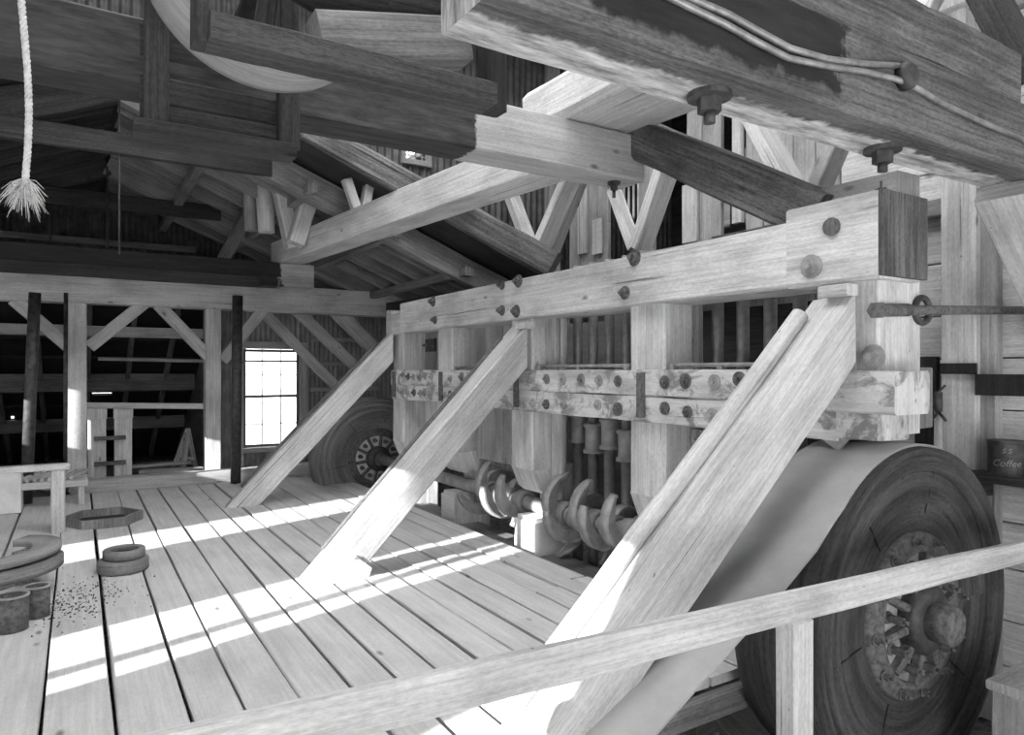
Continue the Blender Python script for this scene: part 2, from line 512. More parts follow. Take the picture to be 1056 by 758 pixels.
# wall above the low roof with its small high window
PX0, PX1, PZ0, PZ1 = 1.96, 2.16, 2.49, 2.59
b = MB()
for (x0, x1, z0, z1) in ((-2.1, PX0, 1.5, 3.6), (PX1, 5.2, 1.5, 3.6), (PX0, PX1, PZ1, 3.6)):
    def hf(s, x0=x0, z0=z0, z1=z1):
        x = x0 + s
        r = 2.90 - .43 * abs(x - .21) if x < .21 else 2.90 - .398 * (x - .21)
        return (max(z0, r), z1)
    b.corrugated((x0, 4.62, 0), (1, 0, 0), (0, 0, 1), x1 - x0, hf, pitch=.055, amp=.010)
b.corrugated((PX0, 4.62, 0), (1, 0, 0), (0, 0, 1), PX1 - PX0, lambda s: (2.1, PZ0), pitch=.055, amp=.010)
struct('wall_clerestory', b, 'tin')
b = MB()
for x in (PX0, PX1): b.box(x - .02, x + .02, 4.58, 4.62, PZ0 - .02, PZ1 + .02)
for z in (PZ0, PZ1): b.box(PX0, PX1, 4.58, 4.62, z - .02, z + .02, axis=0)
w2 = struct('window_2', b, 'mid')
b = MB()
for k in range(1, 4): x = PX0 + (PX1 - PX0) * k / 4; b.box(x - .003, x + .003, 4.60, 4.61, PZ0, PZ1, c=0)
b.box(PX0, PX1, 4.60, 4.61, (PZ0 + PZ1) / 2 - .003, (PZ0 + PZ1) / 2 + .003, c=0)
struct('window_muntin', b, 'mid', w2)
b = MB(); b.box(PX0, PX1, 4.604, 4.606, PZ0, PZ1, c=0, jit=0)
struct('window_pane', b, 'glass', w2)

# boarded wall behind the near end of the battery
b = MB()
z = -.42
while z < 3.55:
    h = rnd.uniform(.17, .24)
    b.box(3.2, 3.23, -.9, 2.05, z, z + h - .006, c=.003)
    z += h
struct('wall_right', b, 'pale')
# ore bin front above the stamps: upright boards with a few missing
b = MB()
y = 2.06
while y < 5.0:
    w = rnd.uniform(.11, .19)
    if not any(y < g1 and y + w > g0 for g0, g1 in ((2.72, 2.80), (3.18, 3.26), (3.62, 3.70), (4.30, 4.36))):
        zz = 1.36 + rnd.choice([0, 0, 0, .1])
        b.box(3.2, 3.23, y, y + w - .006, zz, 3.55, c=.003)
    y += w
struct('wall_bin_front', b, 'board')
b = MB()
b.box(4.6, 4.66, -.9, 8.3, -.45, 3.6, c=0, jit=0, axis=1)
b.box(3.2, 4.6, -.93, -.9, -.45, 3.6, c=0, jit=0, axis=2)
b.box(3.2, 4.6, 8.2, 8.24, -.45, 3.6, c=0, jit=0, axis=2)
struct('wall_bin_rear', b, 'dark')  # dark tone stands in for the shade between the stems
# ------------------------------------------------------------------ stamp battery frame
PY = [1.36, 2.31, 3.34, 4.31, 5.14]                # centres of the five battery posts
BX = 2.15
bat = thing('stamp_battery_frame', (2.27, 3.3, -.42), 'long pale timber frame holding the stamp stems, with rust streaked bolted girts', 'machine frame')
for i, y in enumerate(PY):
    hw = .11
    b = MB()
    if i == 0:
        b.beam((2.275, y, .79), (2.275, y, 1.30), .25, 2 * hw, up=(0, 1, 0), c=.008, jit=.002)
    else:
        b.beam((2.275, y, .44), (2.275, y, 1.30), .25, 2 * hw, up=(0, 1, 0), c=.010, jit=.003)
        b.beam((2.40, y, -.42), (2.40, y, .46), .10, 2 * hw, up=(0, 1, 0), c=.008)
        b.prism([(2.15, y - hw, .445), (2.20, y - hw, .33), (2.24, y - hw, .30), (2.36, y - hw, .30), (2.36, y - hw, .445)], (0, 2 * hw, 0))
    obj('post', b, 'batt', bat)
# the long top timber, deeper at its near end and notched at its far end
b = MB()
b.beam((2.225, 1.55, 1.402), (2.225, 4.98, 1.402), .25, .225, jit=.002, c=.008, seg=18)
b.beam((2.225, 1.224, 1.425), (2.225, 1.552, 1.425), .25, .275, jit=.002, c=.012, seg=3)
b.beam((2.225, 4.978, 1.375), (2.225, 5.16, 1.365), .25, .16, jit=.004, c=.010, seg=3)
b.beam((2.225, 5.158, 1.375), (2.225, 5.27, 1.385), .25, .20, jit=.004, c=.010, seg=2)
cap = obj('top_timber', b, 'batt', bat)
b = MB(); b.box(2.10, 2.36, 1.207, 1.2245, 1.295, 1.56, axis=2, c=.012)
obj('end_grain', b, 'brown', cap)
for (p, r) in [((2.100, 2.329, 1.500), .024), ((2.100, 2.393, 1.351), .020), ((2.100, 3.289, 1.501), .024), ((2.100, 3.467, 1.350), .020), ((2.100, 3.309, 1.333), .024),
               ((2.100, 4.392, 1.479), .024), ((2.100, 4.361, 1.349), .018), ((2.100, 3.467, 1.497), .018)]:
    bolt_on(cap, p, (-1, 0, 0), r)
bolt_on(cap, (2.100, 1.453, 1.350), (-1, 0, 0), .026, 'cast')
kp = Vector((2.100, 1.379, 1.471)); b = MB(); b.tube([kp + Vector((.004, 0, 0)), kp - Vector((.008, 0, 0))], .030, 14, smooth=False)
obj('knot', b, 'brown', cap)
# guide girt in two lifts, front and rear
b = MB()
b.beam((2.20, 1.40, .945), (2.20, 5.22, .945), .16, .115, jit=.0025, c=.006, seg=20)
b.beam((2.20, 1.38, .826), (2.20, 5.20, .834), .155, .115, jit=.003, c=.006, seg=20)
b.beam((2.215, 1.18, .93), (2.215, 1.42, .93), .20, .135, jit=.002, c=.008)
b.beam((2.215, 1.24, .825), (2.215, 1.44, .825), .18, .10, jit=.003, c=.008)
girt = obj('guide_girt', b, 'girt', bat)
b = MB(); b.beam((2.62, 1.35, .9), (2.62, 5.2, .9), .10, .22)
obj('rear_girt', b, 'mid', bat)
for y0, y1 in zip(PY, PY[1:]):
    for k in range(6):
        yy = y0 + .15 + (y1 - y0 - .30) * k / 5
        if yy < 1.7: continue
        for z in (.955, .828):
            if rnd.random() < .08: continue
            bolt_on(girt, (2.122, yy + rnd.uniform(-.02, .02), z + rnd.uniform(-.012, .012)), (-1, 0, 0), rnd.uniform(.016, .021), L=.006, mat=rnd.choice(['cast', 'rust', 'steel']))
for y in PY[1:]:
    b = MB(); b.box(2.108, 2.121, y - .025, y + .025, .79, .99, c=.004); obj('strap', b, 'rust', girt)
bolt_on(bat, (2.150, 1.267, 1.043), (-1, 0, 0), .026, 'cast')
pl = MB().prism([(2.150, 1.455, 0.858), (2.150, 1.377, 0.884), (2.150, 1.339, 0.784), (2.150, 1.383, 0.732), (2.150, 1.447, 0.769)], (-.01, 0, 0))
plate = obj('gusset_plate', pl, 'cast', bat)
bolt_on(plate, (2.140, 1.408, 0.821), (-1, 0, 0), .022, 'cast')
# slender rail lying along the girt
for (y0, y1, z) in ((1.62, 2.18, 1.022), (2.44, 3.2, 1.022), (3.46, 4.2, 1.018)):
    b = MB(); b.tube([(2.17, y0, z), (2.17, y1, z)], .009, 8)
    for y in (y0 + .02, (y0 + y1) / 2, y1 - .02): b.box(2.155, 2.185, y - .012, y + .012, 1.0, z + .004)
    obj('guide_rail', b, 'cast', bat)
# board panels closing the far bays, above and below the girt
def panel(y0, y1, z0, z1, x=2.33, mat='board', name='panel_board'):
    b = MB(); y = y0
    while y < y1 - .02:
        w = min(rnd.uniform(.10, .17), y1 - y)
        b.box(x, x + .03, y + .003, y + w - .003, z0, z1, axis=2)
        y += w
    obj(name, b, mat, bat)
panel(3.60, 4.20, 1.0, 1.29); panel(4.42, 5.03, 1.0, 1.29); panel(4.42, 5.03, .42, .77, mat='pale'); panel(3.46, 4.20, .40, .77)
panel(3.13, 3.23, .36, 1.29, x=2.28, mat='pale'); panel(3.13, 3.23, .98, 1.29, x=2.24)
panel(2.16, 2.20, .98, 1.29, x=2.32)
b = MB(); b.box(2.30, 2.32, 1.98, 2.19, .50, .74); gp = obj('guide_plate', b, 'cast', bat)
for (y, z) in ((2.14, .70), (2.14, .57), (2.02, .70), (2.02, .57)): bolt_on(gp, (2.30, y, z), (-1, 0, 0), .014, 'cast')
q = Vector((2.325, 4.90, 1.195)); b = MB(); b.box(2.312, 2.328, q.y - .085, q.y + .085, q.z - .05, q.z + .05); plate = obj('dark_plate', b, 'iron', bat)
for dy in (-.06, .06): bolt_on(plate, (2.312, q.y + dy, q.z), (-1, 0, 0), .012, 'rust')
# mortar blocks and sills under the cam shaft
b = MB()
b.beam((2.26, 1.62, -.22), (2.26, 5.3, -.22), .22, .34, jit=.004, c=.01)
obj('sill_timber', b, 'mid', bat)
for y, w in ((2.31, .09), (3.34, .105), (4.31, .10), (5.14, .10)):
    b = MB(); b.box(2.17, 2.345, y - w, y + w, -.05, .14); b.box(2.185, 2.335, y - w * .9, y + w * .9, .138, .162)
    obj('bearing_block', b, 'white' if y == 3.34 else 'pale', bat)  # middle block whitened: its sunlight is painted into the colour

# ------------------------------------------------------------------ stamps
def stamp(y, zt, label, group):
    t = thing('stamp', (2.44, y, -.30), label, 'stamp', group)
    b = MB(); b.tube([(2.44, y, -.30), (2.44, y, .62)], .030, 14); b.tube([(2.44, y, .62), (2.44, y, 1.6)], .027, 14)
    obj('stem', b, 'steel', t)
    b = MB(); b.lathe([(.028, -.085), (.056, -.085), (.056, -.068), (.045, -.060), (.045, .055), (.056, .062), (.056, .080), (.028, .080)], (2.44, y, zt), 'Z', 24)
    obj('tappet', b, 'cast', t)
    return t
SY = []
for bi in range(4):
    y0, y1 = PY[bi], PY[bi + 1]
    for k in range(5):
        SY.append((bi, k, y1 - .15 - .14 * (4 - k)))
order = ['first', 'second', 'middle', 'fourth', 'last']
for bi, k, y in SY:
    if bi > 1: continue
    zt = .64 + [.0, -.03, .02, -.015, .03][k]
    if bi == 0: stamp(y, zt, 'iron stamp stem past the thickest strut, %s from the tie rod post' % order[k], 'stamps beside the end post')
    else: stamp(y, zt, 'iron stamp with flanged tappet in the open middle bay, %s from the belt' % order[k], 'stamps in the open middle bay')

# ------------------------------------------------------------------ cam shaft
CX, CZ = 2.30, .206
shaft = thing('cam_shaft', (CX, 3.4, CZ), 'heavy horizontal iron shaft carrying curved double cams along the foot of the battery', 'cam shaft')
b = MB(); b.tube([(CX, 1.10, CZ), (CX, 6.40, CZ)], .043, 24)
obj('shaft', b, 'cast', shaft)
def cam(y, a0):
    b = MB()
    b.lathe([(.044, -.042), (.066, -.042), (.070, 0), (.066, .042), (.044, .042)], (CX, y, CZ), 'Y', 28, closed=True)
    for s in (0, PI):
        n = 20; out = []; inn = []
        for i in range(n + 1):
            t = i / n
            a = a0 + s - 2.15 * t
            r = .062 + .172 * t ** .75
            out.append((r, a))
            ri = max(.058, r - .015 - .075 * math.sin(PI * min(1, .12 + t * .88)) ** .8)
            inn.append((ri, a - .02))
        def P(q, dy): return (CX + q[0] * math.cos(q[1]), y + dy, CZ + q[0] * math.sin(q[1]))
        # wide striking flange
        th = .013; w = .034
        rows = []
        for i, q in enumerate(out):
            ww = w * (1 if i < n - 1 else .75)
            rows.append([b.bm.verts.new(P((q[0], q[1]), -ww)), b.bm.verts.new(P((q[0], q[1]), ww)), b.bm.verts.new(P((q[0] - th, q[1]), ww)), b.bm.verts.new(P((q[0] - th, q[1]), -ww))])
        for i in range(n):
            for j in range(4):
                k = (j + 1) % 4
                b.face([rows[i][j], rows[i][k], rows[i + 1][k], rows[i + 1][j]], smooth=(j in (0, 2)))
        b.face(rows[0]); b.face(rows[-1])
        # web inside the curve
        wr = []
        for o_, i_ in zip(out, inn):
            wr.append([b.bm.verts.new(P((o_[0] - th * .5, o_[1]), -.012)), b.bm.verts.new(P((o_[0] - th * .5, o_[1]), .012)), b.bm.verts.new(P(i_, .012)), b.bm.verts.new(P(i_, -.012))])
        for i in range(n):
            for j in range(4):
                k = (j + 1) % 4
                b.face([wr[i][j], wr[i][k], wr[i + 1][k], wr[i + 1][j]], smooth=(j in (0, 2)))
        b.face(wr[0]); b.face(wr[-1])
    return obj('cam', b, 'cast', shaft)
for bi, k, y in SY:
    if bi > 2: continue
    if bi == 0 and k < 2: continue
    if bi == 2 and k == 4: continue
    cam(y - .060, 4.05 + [0, .45, -.35, .8, -.7][k] + bi * .2)
for y in (2.06, 3.10, 3.56):
    b = MB(); b.lathe([(.043, -.02), (.062, -.02), (.062, .02), (.043, .02)], (CX, y, CZ), 'Y', 24, closed=True); obj('collar', b, 'cast', shaft)

# ------------------------------------------------------------------ big driving pulleys
def pulley(y, label, wm='wheel', pm='cast'):
    R = .545
    t = thing('driving_pulley', (CX, y + .15, CZ - R), label, 'pulley', 'driving pulleys on the cam shaft')
    O = (CX, y, CZ)
    b = MB()
    b.lathe([(R - .075, .012), (R - .065, 0), (R - .045, 0), (R - .042, .010), (R - .022, .010), (R - .018, -.002), (R, 0), (R + .004, .08), (R + .004, .22), (R, .30), (R - .08, .30), (R - .08, .06)], O, 'Y', 96, closed=True)
    obj('rim', b, wm, t)
    b = MB()
    b.lathe([(.24, .05), (.26, .035), (.36, .035), (.365, .028), (.41, .028), (.415, .022), (.478, .022), (.478, .10), (.24, .10)], O, 'Y', 96, closed=True)
    web = obj('web', b, wm, t)
    for a, r0, r1 in ((2.25, .30, .47), (1.35, .33, .47), (.35, .30, .46), (-.7, .30, .46), (3.3, .29, .46), (4.2, .29, .46)):
        c_, s_ = math.cos(a), math.sin(a)
        q0 = Vector((CX + r0 * c_, y + .0345, CZ + r0 * s_)); q1 = Vector((CX + r1 * c_, y + .0222, CZ + r1 * s_))
        obj('joint', MB().beam(q0, q1, .0035, .004, up=(0, 1, 0), c=.0005, jit=0), 'black_tone', web)
    b = MB()
    b.lathe([(.205, .025), (.212, .006), (.228, .006), (.232, .018), (.262, .018), (.272, .034), (.272, .045), (.205, .045)], O, 'Y', 72, closed=True)
    obj('flange_ring', b, 'rust', t)
    b = MB(); b.lathe([(.02, .026), (.21, .026), (.21, .036), (.02, .036)], O, 'Y', 64, closed=True)
    obj('centre_plate', b, pm, t)
    b = MB()
    b.lathe([(.0, -.030), (.098, -.030), (.112, -.018), (.112, .03), (.07, .06), (.0, .06)], O, 'Y', 48)
    obj('hub', b, 'iron', t)
    b = MB(); b.lathe([(0, -.10), (.054, -.10), (.060, -.095), (.060, -.02), (0, -.02)], O, 'Y', 32); obj('shaft_end', b, 'rust', t)
    for k in range(10):
        a = 2 * PI * k / 10 + .16
        d = Vector((math.cos(a), 0, math.sin(a)))
        b = MB(); b.beam(Vector(O) + d * .09 + Vector((0, .004, 0)), Vector(O) + d * .207 + Vector((0, .016, 0)), .026, .036, up=(0, 1, 0), c=.006, jit=0, end=.9)
        obj('spoke', b, 'rust', t)
    for k in range(10):
        a = 2 * PI * (k + .5) / 10 + .16
        d = Vector((math.cos(a), 0, math.sin(a)))
        bolt_on(t, Vector(O) + d * .165 + Vector((0, .026, 0)), (0, -1, 0), .013, 'rust', L=.045)
    for k in range(12):
        a = 2 * PI * k / 12 + .1
        d = Vector((math.cos(a), 0, math.sin(a)))
        bolt_on(t, Vector(O) + d * .248 + Vector((0, .018, 0)), (0, -1, 0), .011, 'rust', L=.016)
    return t
w1 = pulley(1.19, 'big wooden pulley with bolted iron hub, a wide belt over its rim')
w2p = pulley(5.95, 'big wooden pulley without a belt, standing beyond the far end of the battery', 'mid', 'white')  # paler wood and white plate carry window light in their colour

# the wide flat belt coming off the big pulley
def belt():
    R = .552; path = []
    for i in range(60):
        a = math.radians(-80 + (215 * i / 59))
        path.append((CX + R * math.cos(a), CZ + R * math.sin(a)))
    path = path[::-1]                       # from the upper left tangent round the back to underneath
    run = [(.62, -.16), (.85, -.035), (1.02, .06), (1.18, .148), (1.35, .243), (1.5, .325), (1.65, .41), (1.78, .49), (1.86, .56)]
    full = run + path
    low = [(1.9, -.395), (1.5, -.40)]
    full = full + low
    b = MB(); th = .007; rows = []; d = 0
    for i, (x, z) in enumerate(full):
        p = Vector((x, 0, z)); q = Vector((full[min(i + 1, len(full) - 1)][0] - full[max(i - 1, 0)][0], 0, full[min(i + 1, len(full) - 1)][1] - full[max(i - 1, 0)][1])).normalized()
        nn = Vector((-q.z, 0, q.x))
        if i: d += math.hypot(x - full[i - 1][0], z - full[i - 1][1])
        y0, y1 = 1.215, 1.50
        rows.append(([b.bm.verts.new(p + nn * s * th / 2 + Vector((0, yy, 0))) for s, yy in ((1, y0), (1, y1), (-1, y1), (-1, y0))], d))
    for (A, da), (B, db) in zip(rows, rows[1:]):
        for j in range(4):
            k = (j + 1) % 4
            b.face([A[j], A[k], B[k], B[j]], [(j, da), (j + 1, da), (j + 1, db), (j, db)], j in (0, 2))
    b.face(rows[0][0]); b.face(rows[-1][0])
    return b
tag(obj('drive_belt', belt(), 'belt'), 'wide smooth flat belt running down from the big pulley to the floor', 'belt')

# ------------------------------------------------------------------ raking struts
def strut(foot, top, label, mat, pole):
    t = thing('raking_strut', foot, label, 'brace', 'raking struts of the battery')
    a = (Vector(top) - Vector(foot)).normalized()
    b = MB(); b.beam(foot, top, .155, .165, cut0=(0, 0, 1), cut1=(1, 0, 0), jit=.0018, c=.006)
    obj('strut_timber', b, mat, t)
    u = Vector((0, 1, 0)).cross(a); u = -u if u.z < 0 else u
    b = MB()
    o0 = Vector(foot) + a * .10 + u * .083 + Vector((0, .06, 0)); o1 = Vector(top) + u * .083 + Vector((0, .06, 0)) - a * .02
    if pole:
        b.tube([o0 + (o1 - o0) * k / 8 + u * .016 + Vector((rnd.uniform(-.003, .003), rnd.uniform(-.003, .003), 0)) for k in range(9)], .028, 14)
        obj('pole', b, 'pale', t)
    else:
        b.beam(o0 + Vector((0, .008, 0)), o1 + Vector((0, .008, 0)), .018, .034, jit=.001)
        obj('edge_strip', b, 'brown', t)
    return t
strut((1.03, 5.42, 0), (2.10, 5.20, 1.17), 'sloping timber strut ending beside the big pulley that has no belt', 'pale', False)
s2 = strut((1.0, 3.28, 0), (2.10, 3.28, 1.135), 'sloping timber strut in the middle of the plank floor, its foot in sunlight', 'pale', False)
b = MB(); b.prism([(1.04, 3.19, 0), (1.18, 3.19, 0), (1.20, 3.19, .05), (1.12, 3.19, .12)], (0, .015, 0)); obj('foot_wedge', b, 'pale', s2)
strut((.95, 1.46, 0), (2.10, 1.375, 1.125), 'thick sloping strut beside the wide belt, with a rounded pole along its upper edge', 'pale', True)
for (p, lab) in (((2.070, 1.339, 1.255), 'small pale wood block under the top timber at the head of the thickest strut'), ((2.070, 3.183, 1.244), 'small pale wood block at the head of the middle strut')):
    q = Vector(p); tag(obj('wood_block', MB().box(2.04, 2.098, q.y - .05, q.y + .05, q.z - .018, q.z + .018), 'pale'), lab, 'block', 'head blocks of the struts')
# ------------------------------------------------------------------ heavy timbers overhead
M['b1'] = wood('oil_stained_underlit_timber', 0.055, 0.18, crack=0.4, blotch=0.55, bump=0.4, stain=[(-2, 9, .48, .06, -.3, .085), (.05, .92, .012, .10, .19, .60)])  # black oil on the face; pale underside strip is bounced light painted in
M['b2'] = wood('half_painted_timber', 0.34, 0.48, crack=0.3, blotch=0.75, bump=0.4, stain=[(-1, 3.30, .035, .06)])
M['b5'] = wood('blackened_timber', 0.36, 0.5, crack=0.4, blotch=0.6, bump=0.3, stain=[(.2, 3.36, .012, .10)])
t = thing('tie_timber', (2.0, 1.04, 1.60), 'massive oil blackened overhead timber with two cables clipped along its face', 'timber')
obj('timber_body', MB().beam((.555, 1.04, 1.70), (3.2, 1.04, 1.70), .18, .20, off=False, c=.008, jit=.002, seg=20), 'b1', t)
obj('upper_timber', MB().beam((.58, 1.05, 1.885), (2.43, 1.05, 1.885), .16, .165, c=.010, jit=.003, seg=14), 'brown', t)
for p in ((1.16, 1.05, 1.60), (1.84, 1.06, 1.60)):
    b = MB(); b.tube([(p[0], p[1], 1.60), (p[0], p[1], 1.588)], .048, 16, smooth=False); b.hexnut((p[0], p[1], 1.588), (0, 0, -1), .026, .03); b.tube([(p[0], p[1], 1.56), (p[0], p[1], 1.535)], .013, 10)
    obj('bolt', b, 'iron', t)
def conduit(name, px, r, label):
    tag(obj(name, MB().tube(px, r, 10), 'conduit'), label, 'cable', None)
conduit('cable', [(0.646, 0.938, 1.717), (0.929, 0.938, 1.708), (0.998, 0.938, 1.705), (1.090, 0.938, 1.703), (1.177, 0.938, 1.693), (1.282, 0.938, 1.683), (1.411, 0.938, 1.691), (1.552, 0.938, 1.713), (1.695, 0.938, 1.742)], .0075, 'upper of two metal cables curving along the oil blackened timber')
conduit('cable', [(0.640, 0.940, 1.700), (0.907, 0.940, 1.695), (0.982, 0.940, 1.689), (1.078, 0.940, 1.683), (1.170, 0.940, 1.672), (1.279, 0.940, 1.662), (1.403, 0.940, 1.675), (1.551, 0.940, 1.696), (1.677, 0.940, 1.708), (1.723, 0.930, 1.703), (1.888, 0.935, 1.690), (2.109, 0.938, 1.683), (2.403, 0.938, 1.678)], .0075, 'lower of two metal cables, passing under the knob and along the timber')
q = Vector((1.729, 0.945, 1.723))
b = MB(); b.tube([q + Vector((-.002, .0, 0)), q + Vector((-.002, -.02, 0)), q + Vector((-.002, -.032, 0))], [.034, .034, .02], 18)
tag(obj('cable_boss', b, 'iron'), 'dark round knob holding the cables to the blackened overhead timber', 'knob')

t = thing('cross_timber', (.2, 2.49, 1.873), 'long overhead cross timber, dark painted with a bare pale sawn end', 'timber')
obj('timber_body', MB().beam((-1.98, 2.49, 1.976), (2.22, 2.49, 1.976), .18, .205, off=False, c=.006, jit=.0015, seg=24), 'b2', t)
b = MB(); bx_ = (2.106, 2.480, 1.844)
b.tube([(bx_[0], 2.48, 1.873), (bx_[0], 2.48, 1.860)], .030, 14, smooth=False); b.hexnut((bx_[0], 2.48, 1.86), (0, 0, -1), .018, .025); b.tube([(bx_[0], 2.48, 1.835), (bx_[0], 2.48, 1.80)], .008, 8)
obj('bolt', b, 'iron', t)

timber('bearer_timber', (1.98, 1.22, 2.19), (1.98, 2.72, 2.19), .44, .21, 'pale', 'wide pale timber lying across the bare end of the long cross timber', c=.03, jit=.004)
timber('diagonal_brace', (2.27, 1.50, 1.535), (2.24, 2.52, 2.13), .20, .17, 'brown', 'thick dark rough brace sloping down onto the top timber of the battery', 'brace', jit=.004, c=.012)
timber('diagonal_brace', (2.30, 3.22, 1.60), (1.161, 4.350, 2.525), .15, .14, 'brown', 'long dark brace sloping up from the battery to the low roof behind the pale chord', 'brace', jit=.004, c=.012)
timber('chord_timber', (1.82, 2.60, 1.972), (1.46, 5.96, 1.965), .20, .185, 'pale', 'long pale timber running away beneath the cross timber to the blackened timber', 'timber', c=.006)
timber('blackened_timber', (-1.98, 5.85, 1.775), (1.66, 5.85, 1.775), .2, .19, 'b5', 'blackened cross timber with a bare pale end under the low gable roof', 'timber', off=False)
timber('plank', (-1.98, 5.72, 1.70), (1.22, 5.72, 1.70), .04, .09, 'black_tone', 'black plank fixed along the face of the blackened cross timber', 'plank')
timber('plate_timber', (-1.98, 6.85, 1.68), (3.15, 6.85, 1.68), .2, .245, 'pale', 'pale level timber resting on the posts of the far frame', 'timber')
# round log and short blocks high up
b = MB(); b.tube([(0.411, 1.900, 2.089), (0.550, 1.850, 2.022), (0.723, 1.800, 2.012), (0.861, 1.750, 1.996)], [.06, .065, .07, .07], 16)
tag(obj('round_log', b, 'dark'), 'dark round log above the rough hanging timber', 'log')
timber('skew_timber', (0.914, 1.730, 1.915), (0.502, 1.730, 1.822), .10, .115, 'mid', 'short pale faced block of timber wedged above the rough hanging timber', 'timber', c=.006)
# line shaft pulley with its rough hangers
t = thing('line_pulley', (.44, 1.9, 1.774), 'pale wooden rim of a pulley hanging between the overhead timbers', 'pulley')
O = (.44, 1.80, 2.094)
b = MB(); b.lathe([(.318, 0), (.322, .05), (.324, .1), (.322, .15), (.318, .20), (.285, .20), (.285, .13), (.298, .13), (.298, .07), (.285, .07), (.285, 0)], O, 'Y', 96, closed=True); obj('rim', b, 'rimw', t)
for k in range(3):
    a = k * PI / 3 + .4; d = Vector((math.cos(a), 0, math.sin(a)))
    b = MB(); c0 = Vector((.44, 1.90, 2.094)); b.beam(c0 - d * .29, c0 + d * .29, .05, .03, up=(0, 1, 0)); obj('arm', b, 'dark', t)
b = MB(); b.tube([(.44, 1.45, 2.094), (.44, 2.36, 2.094)], .03, 16); obj('shaft', b, 'iron', t)
t = thing('timber_hanger', (.58, 1.61, 1.695), 'rough dark hanging timber frame crossing in front of the pale pulley rim', 'frame')
b = MB(); b.beam((.235, 1.61, 1.725), (.93, 1.61, 1.725), .10, .056, jit=.0015, c=.004, seg=20); obj('bottom_rail', b, 'rough', t)
for x, w in ((.232, .05), (.955, .06)):
    b = MB(); b.beam((x, 1.63, 1.70), (x, 1.63, 2.5), w, .06, up=(0, 1, 0), jit=.002); obj('upright', b, 'rough' if x < .5 else 'black_tone', t)
t = thing('bearing_hanger', (.36, 2.2, 1.655), 'dark boxed wooden hanger of boards behind the pale pulley rim', 'frame')
b = MB(); b.beam((.13, 2.2, 1.675), (.57, 2.2, 1.675), .09, .042, jit=.0015); obj('bottom_rail', b, 'dark', t)
for x in (.19, .555):
    b = MB(); b.beam((x, 2.2, 1.697), (x, 2.2, 2.35), .062, .05, up=(0, 1, 0), jit=.001); obj('upright', b, 'dark', t)
for z0, z1 in ((1.70, 1.765), (1.77, 1.845), (1.90, 1.99)):
    b = MB(); b.box(.15, .60, 2.232, 2.25, z0, z1); obj('board', b, 'dark', t)
# dark wall-like timbers in the upper corner
timber('cross_timber', (-1.98, 1.95, 2.24), (.10, 1.95, 2.24), .16, .26, 'dark', 'dark cross timber behind the hanging rope, uppermost near the pulley', 'timber')
# frayed rope
b = MB(); pts = []
r0 = Vector((-0.091, 1.700, 1.354)); r1 = Vector((r0.x, r0.y, 3.55))
for strand in range(3):
    P_ = []
    for i in range(361):
        t_ = i / 360; p = r0 + (r1 - r0) * t_ + Vector((.008 * math.sin(t_ * 21), 0, 0)); a = t_ * 480 + strand * 2 * PI / 3
        P_.append(p + Vector((math.cos(a), math.sin(a), 0)) * .0034)
    b.tube(P_, .0040, 7)
rope = thing('rope', r0, 'frayed pale rope hanging in front of the low gable', 'rope')
obj('twisted_line', b, 'rope', rope)
b = MB()
for k in range(150):
    a = rnd.uniform(0, 2 * PI); sp = rnd.uniform(.004, .042); L = rnd.uniform(.03, .068)
    p0 = r0 + Vector((math.cos(a), math.sin(a), 0)) * .005 + Vector((0, 0, rnd.uniform(.0, .03)))
    e = Vector((math.cos(a) * sp, math.sin(a) * sp, -L * rnd.uniform(.4, 1)))
    b.tube([p0, p0 + e * .5 + Vector((0, 0, .008)), p0 + e], [.0010, .0008, .0004], 4)
obj('frayed_end', b, 'rope', rope)

# ------------------------------------------------------------------ low gable roof trusses
for y, lab in ((6.8, 'above the far posts'), (4.85, 'below the clerestory wall')):
    t = thing('roof_truss', (.21, y, 1.75), 'dark pitched roof truss standing ' + lab, 'truss', 'trusses of the low roof')
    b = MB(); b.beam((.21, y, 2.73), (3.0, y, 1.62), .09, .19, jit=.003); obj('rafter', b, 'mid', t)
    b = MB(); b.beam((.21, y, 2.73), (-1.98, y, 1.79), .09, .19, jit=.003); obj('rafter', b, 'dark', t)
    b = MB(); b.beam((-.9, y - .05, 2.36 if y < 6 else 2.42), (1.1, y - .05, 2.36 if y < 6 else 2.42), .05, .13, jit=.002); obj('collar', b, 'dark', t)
k = 0
RY = [5.25, 5.6, 6.0, 6.4, 7.2, 7.6]
for y in RY:
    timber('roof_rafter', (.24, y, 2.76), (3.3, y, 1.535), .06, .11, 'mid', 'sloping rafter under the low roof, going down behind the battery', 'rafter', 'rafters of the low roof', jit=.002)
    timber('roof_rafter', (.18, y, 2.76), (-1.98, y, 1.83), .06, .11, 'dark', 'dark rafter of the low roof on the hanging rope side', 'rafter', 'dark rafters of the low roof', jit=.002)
for x in (.75, 1.35, 1.95, 2.55):
    z = 2.86 - .398 * (x - .21) - .165
    timber('purlin', (x, 4.7, z), (x, 8.05, z), .07, .07, 'mid', 'purlin running away beneath the low roof rafters', 'purlin', 'purlins of the low roof')
for z in (1.95, 2.28):
    timber('gable_rail', (-1.6 + (z - 1.9), 8.06, z), (1.9 - (z - 1.9) * 2.2, 8.06, z), .05, .06, 'mid', 'level rail across the corrugated gable, ' + ('lower one' if z < 2 else 'upper one'), 'rail', 'gable rails')
b = MB(); b.tube([(.21, 6.70, 2.70), (.21, 6.70, 1.85)], .008, 8); tag(obj('truss_rod', b, 'iron'), 'thin iron rod hanging from the peak of the far truss', 'rod')
